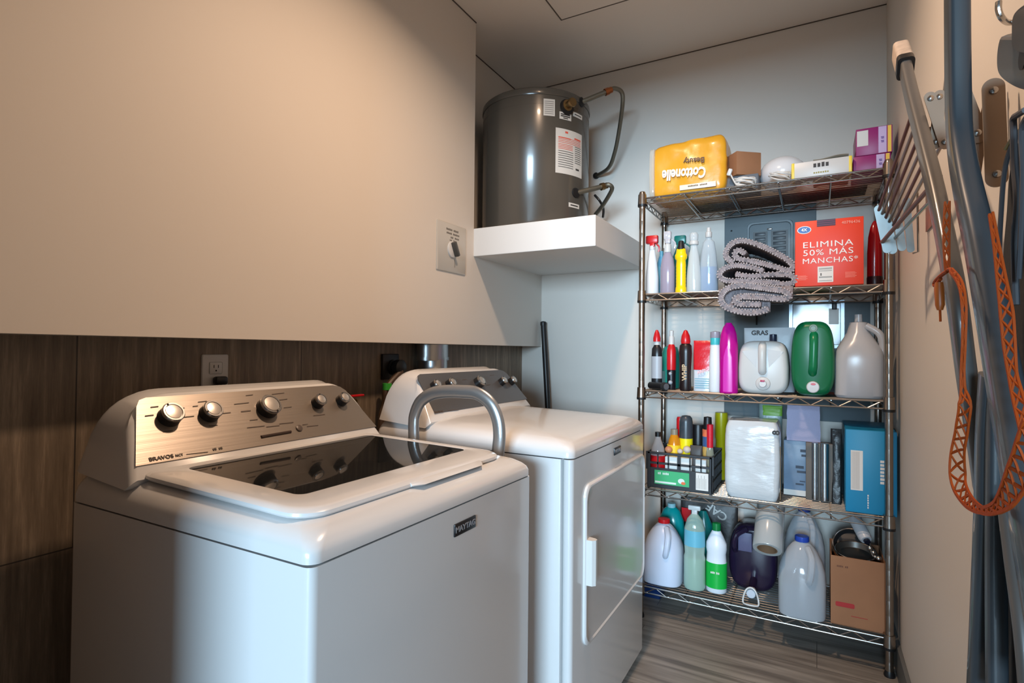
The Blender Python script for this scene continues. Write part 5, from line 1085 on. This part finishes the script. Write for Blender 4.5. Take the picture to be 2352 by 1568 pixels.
strap([(2276, 490), (2288, 560), (2300, 640), (2312, 720), (2318, 790), (2326, 860), (2340, 920), (2356, 980)], [.003, .004, .007, .010, .009, .006, .008, .009], .142)
ring_ = MB().tube(sm([at(2176, 622, x=.13), at(2160, 634, x=.13), at(2147, 648, x=.13), at(2148, 656, x=.13), at(2160, 640, x=.13)], 5), .0022, 8); part('ring', ring_, m_or, t)
part('loop_cord', MB().tube(sm([at(2176, 620, x=.13), at(2184, 618, x=.13), at(2196, 630, x=.125)], 5), .002, 8), m_or, t)
cl_ = part('clip', MB().tube([at(2157, 648, x=.13), at(2157, 662, x=.13), at(2159, 700, x=.13), at(2159, 712, x=.13)], .0052, 12, scale=[.8, 1, .95, .6]), mat('orange_clip', (166, 84, 30), .4), t)
part('clip_pin', MB().tube([at(2159, 710, x=.13), at(2160, 738, x=.13)], .0013, 8), m_or, cl_)

# hook, grey device and black bag at the right edge
m_dg = mat('dark_grey_plastic2', (58, 60, 64), .35)
hk = MB().tube(sm([at(2294, 4, x=.215), at(2294, 24, x=.215), at(2302, 42, x=.22), at(2318, 52, x=.235), V((XR, at(2322, 54, x=.235).y, at(2322, 50, x=.235).z))], 6), .0038, 10)
single('wall_hook', hk, m_chrome, 'curved metal hook on the right wall near the top corner', 'hook')
def slab(name, pxs, xx, th, m, parent, bev=.12, n=5):
    P = sm([at(a, b, x=xx) for a, b in pxs], n, True); c_ = sum(P, V())/len(P); f = lambda k, h: [c_+(p-c_)*k+V((h, 0, 0)) for p in P]
    return part(name, MB().loft([f(.86, 0), f(.95, .003), f(1, .010), f(1, th-.008), f(.95, th)]), m, parent, smooth=50)
t = thing('hanging_tool_rest', 'dark grey plastic housing hanging from the hook at the top right', 'tool', at(2340, 120, x=.2))
slab('housing', [(2290, 88), (2300, 84), (2370, 86), (2420, 100), (2420, 220), (2350, 212), (2312, 196), (2288, 170), (2284, 130)], .20, .045, m_dg, t)
slab('grip', [(2322, 40), (2334, 18), (2360, 2), (2410, 0), (2410, 128), (2340, 126), (2322, 116), (2320, 80)], .175, .035, m_dg, t)
q = at(2347, 132, x=.18); part('knob', MB().tube([q, q+V((.03, 0, 0))], .012, 14), m_black, t)
t = thing('black_bag', 'black fabric bag with grey piping hanging at the right edge', 'bag', at(2340, 700, x=.2))
bb = slab('body', [(2350, 282), (2328, 320), (2312, 380), (2306, 470), (2296, 620), (2304, 880), (2330, 960), (2480, 980), (2520, 700), (2480, 300)], .195, .048, mat('black_fabric', (17, 17, 19), .85, bump=.3, bscale=150), t)
part('piping', MB().tube(sm([at(a_, b_, x=.193) for a_, b_ in ((2356, 284), (2326, 330), (2308, 390), (2300, 480), (2294, 620), (2296, 820))]), .0026, 8), mat('grey_piping', (74, 74, 78), .5), bb)
part('wire_frame', MB().tube(sm([at(a_, b_, x=.18) for a_, b_ in ((2356, 252), (2340, 262), (2328, 272), (2328, 300), (2330, 380), (2336, 460), (2330, 560), (2334, 700))], 4), .0032, 8), mat('grey_piping', (96, 96, 102), .5), t)
part('wire_frame', MB().tube(sm([at(a_, b_, x=.178) for a_, b_ in ((2362, 262), (2346, 300), (2350, 400), (2346, 520), (2340, 640))], 4), .0025, 8), mat('grey_piping', (96, 96, 102), .5), t)
part('yellow_edge', MB().tube(sm([at(a_, b_, x=.19) for a_, b_ in ((2310, 342), (2320, 325), (2340, 300), (2356, 280))], 4), .002, 6), mat('dull_yellow', (170, 150, 90), .5), bb, label='yellow edge')
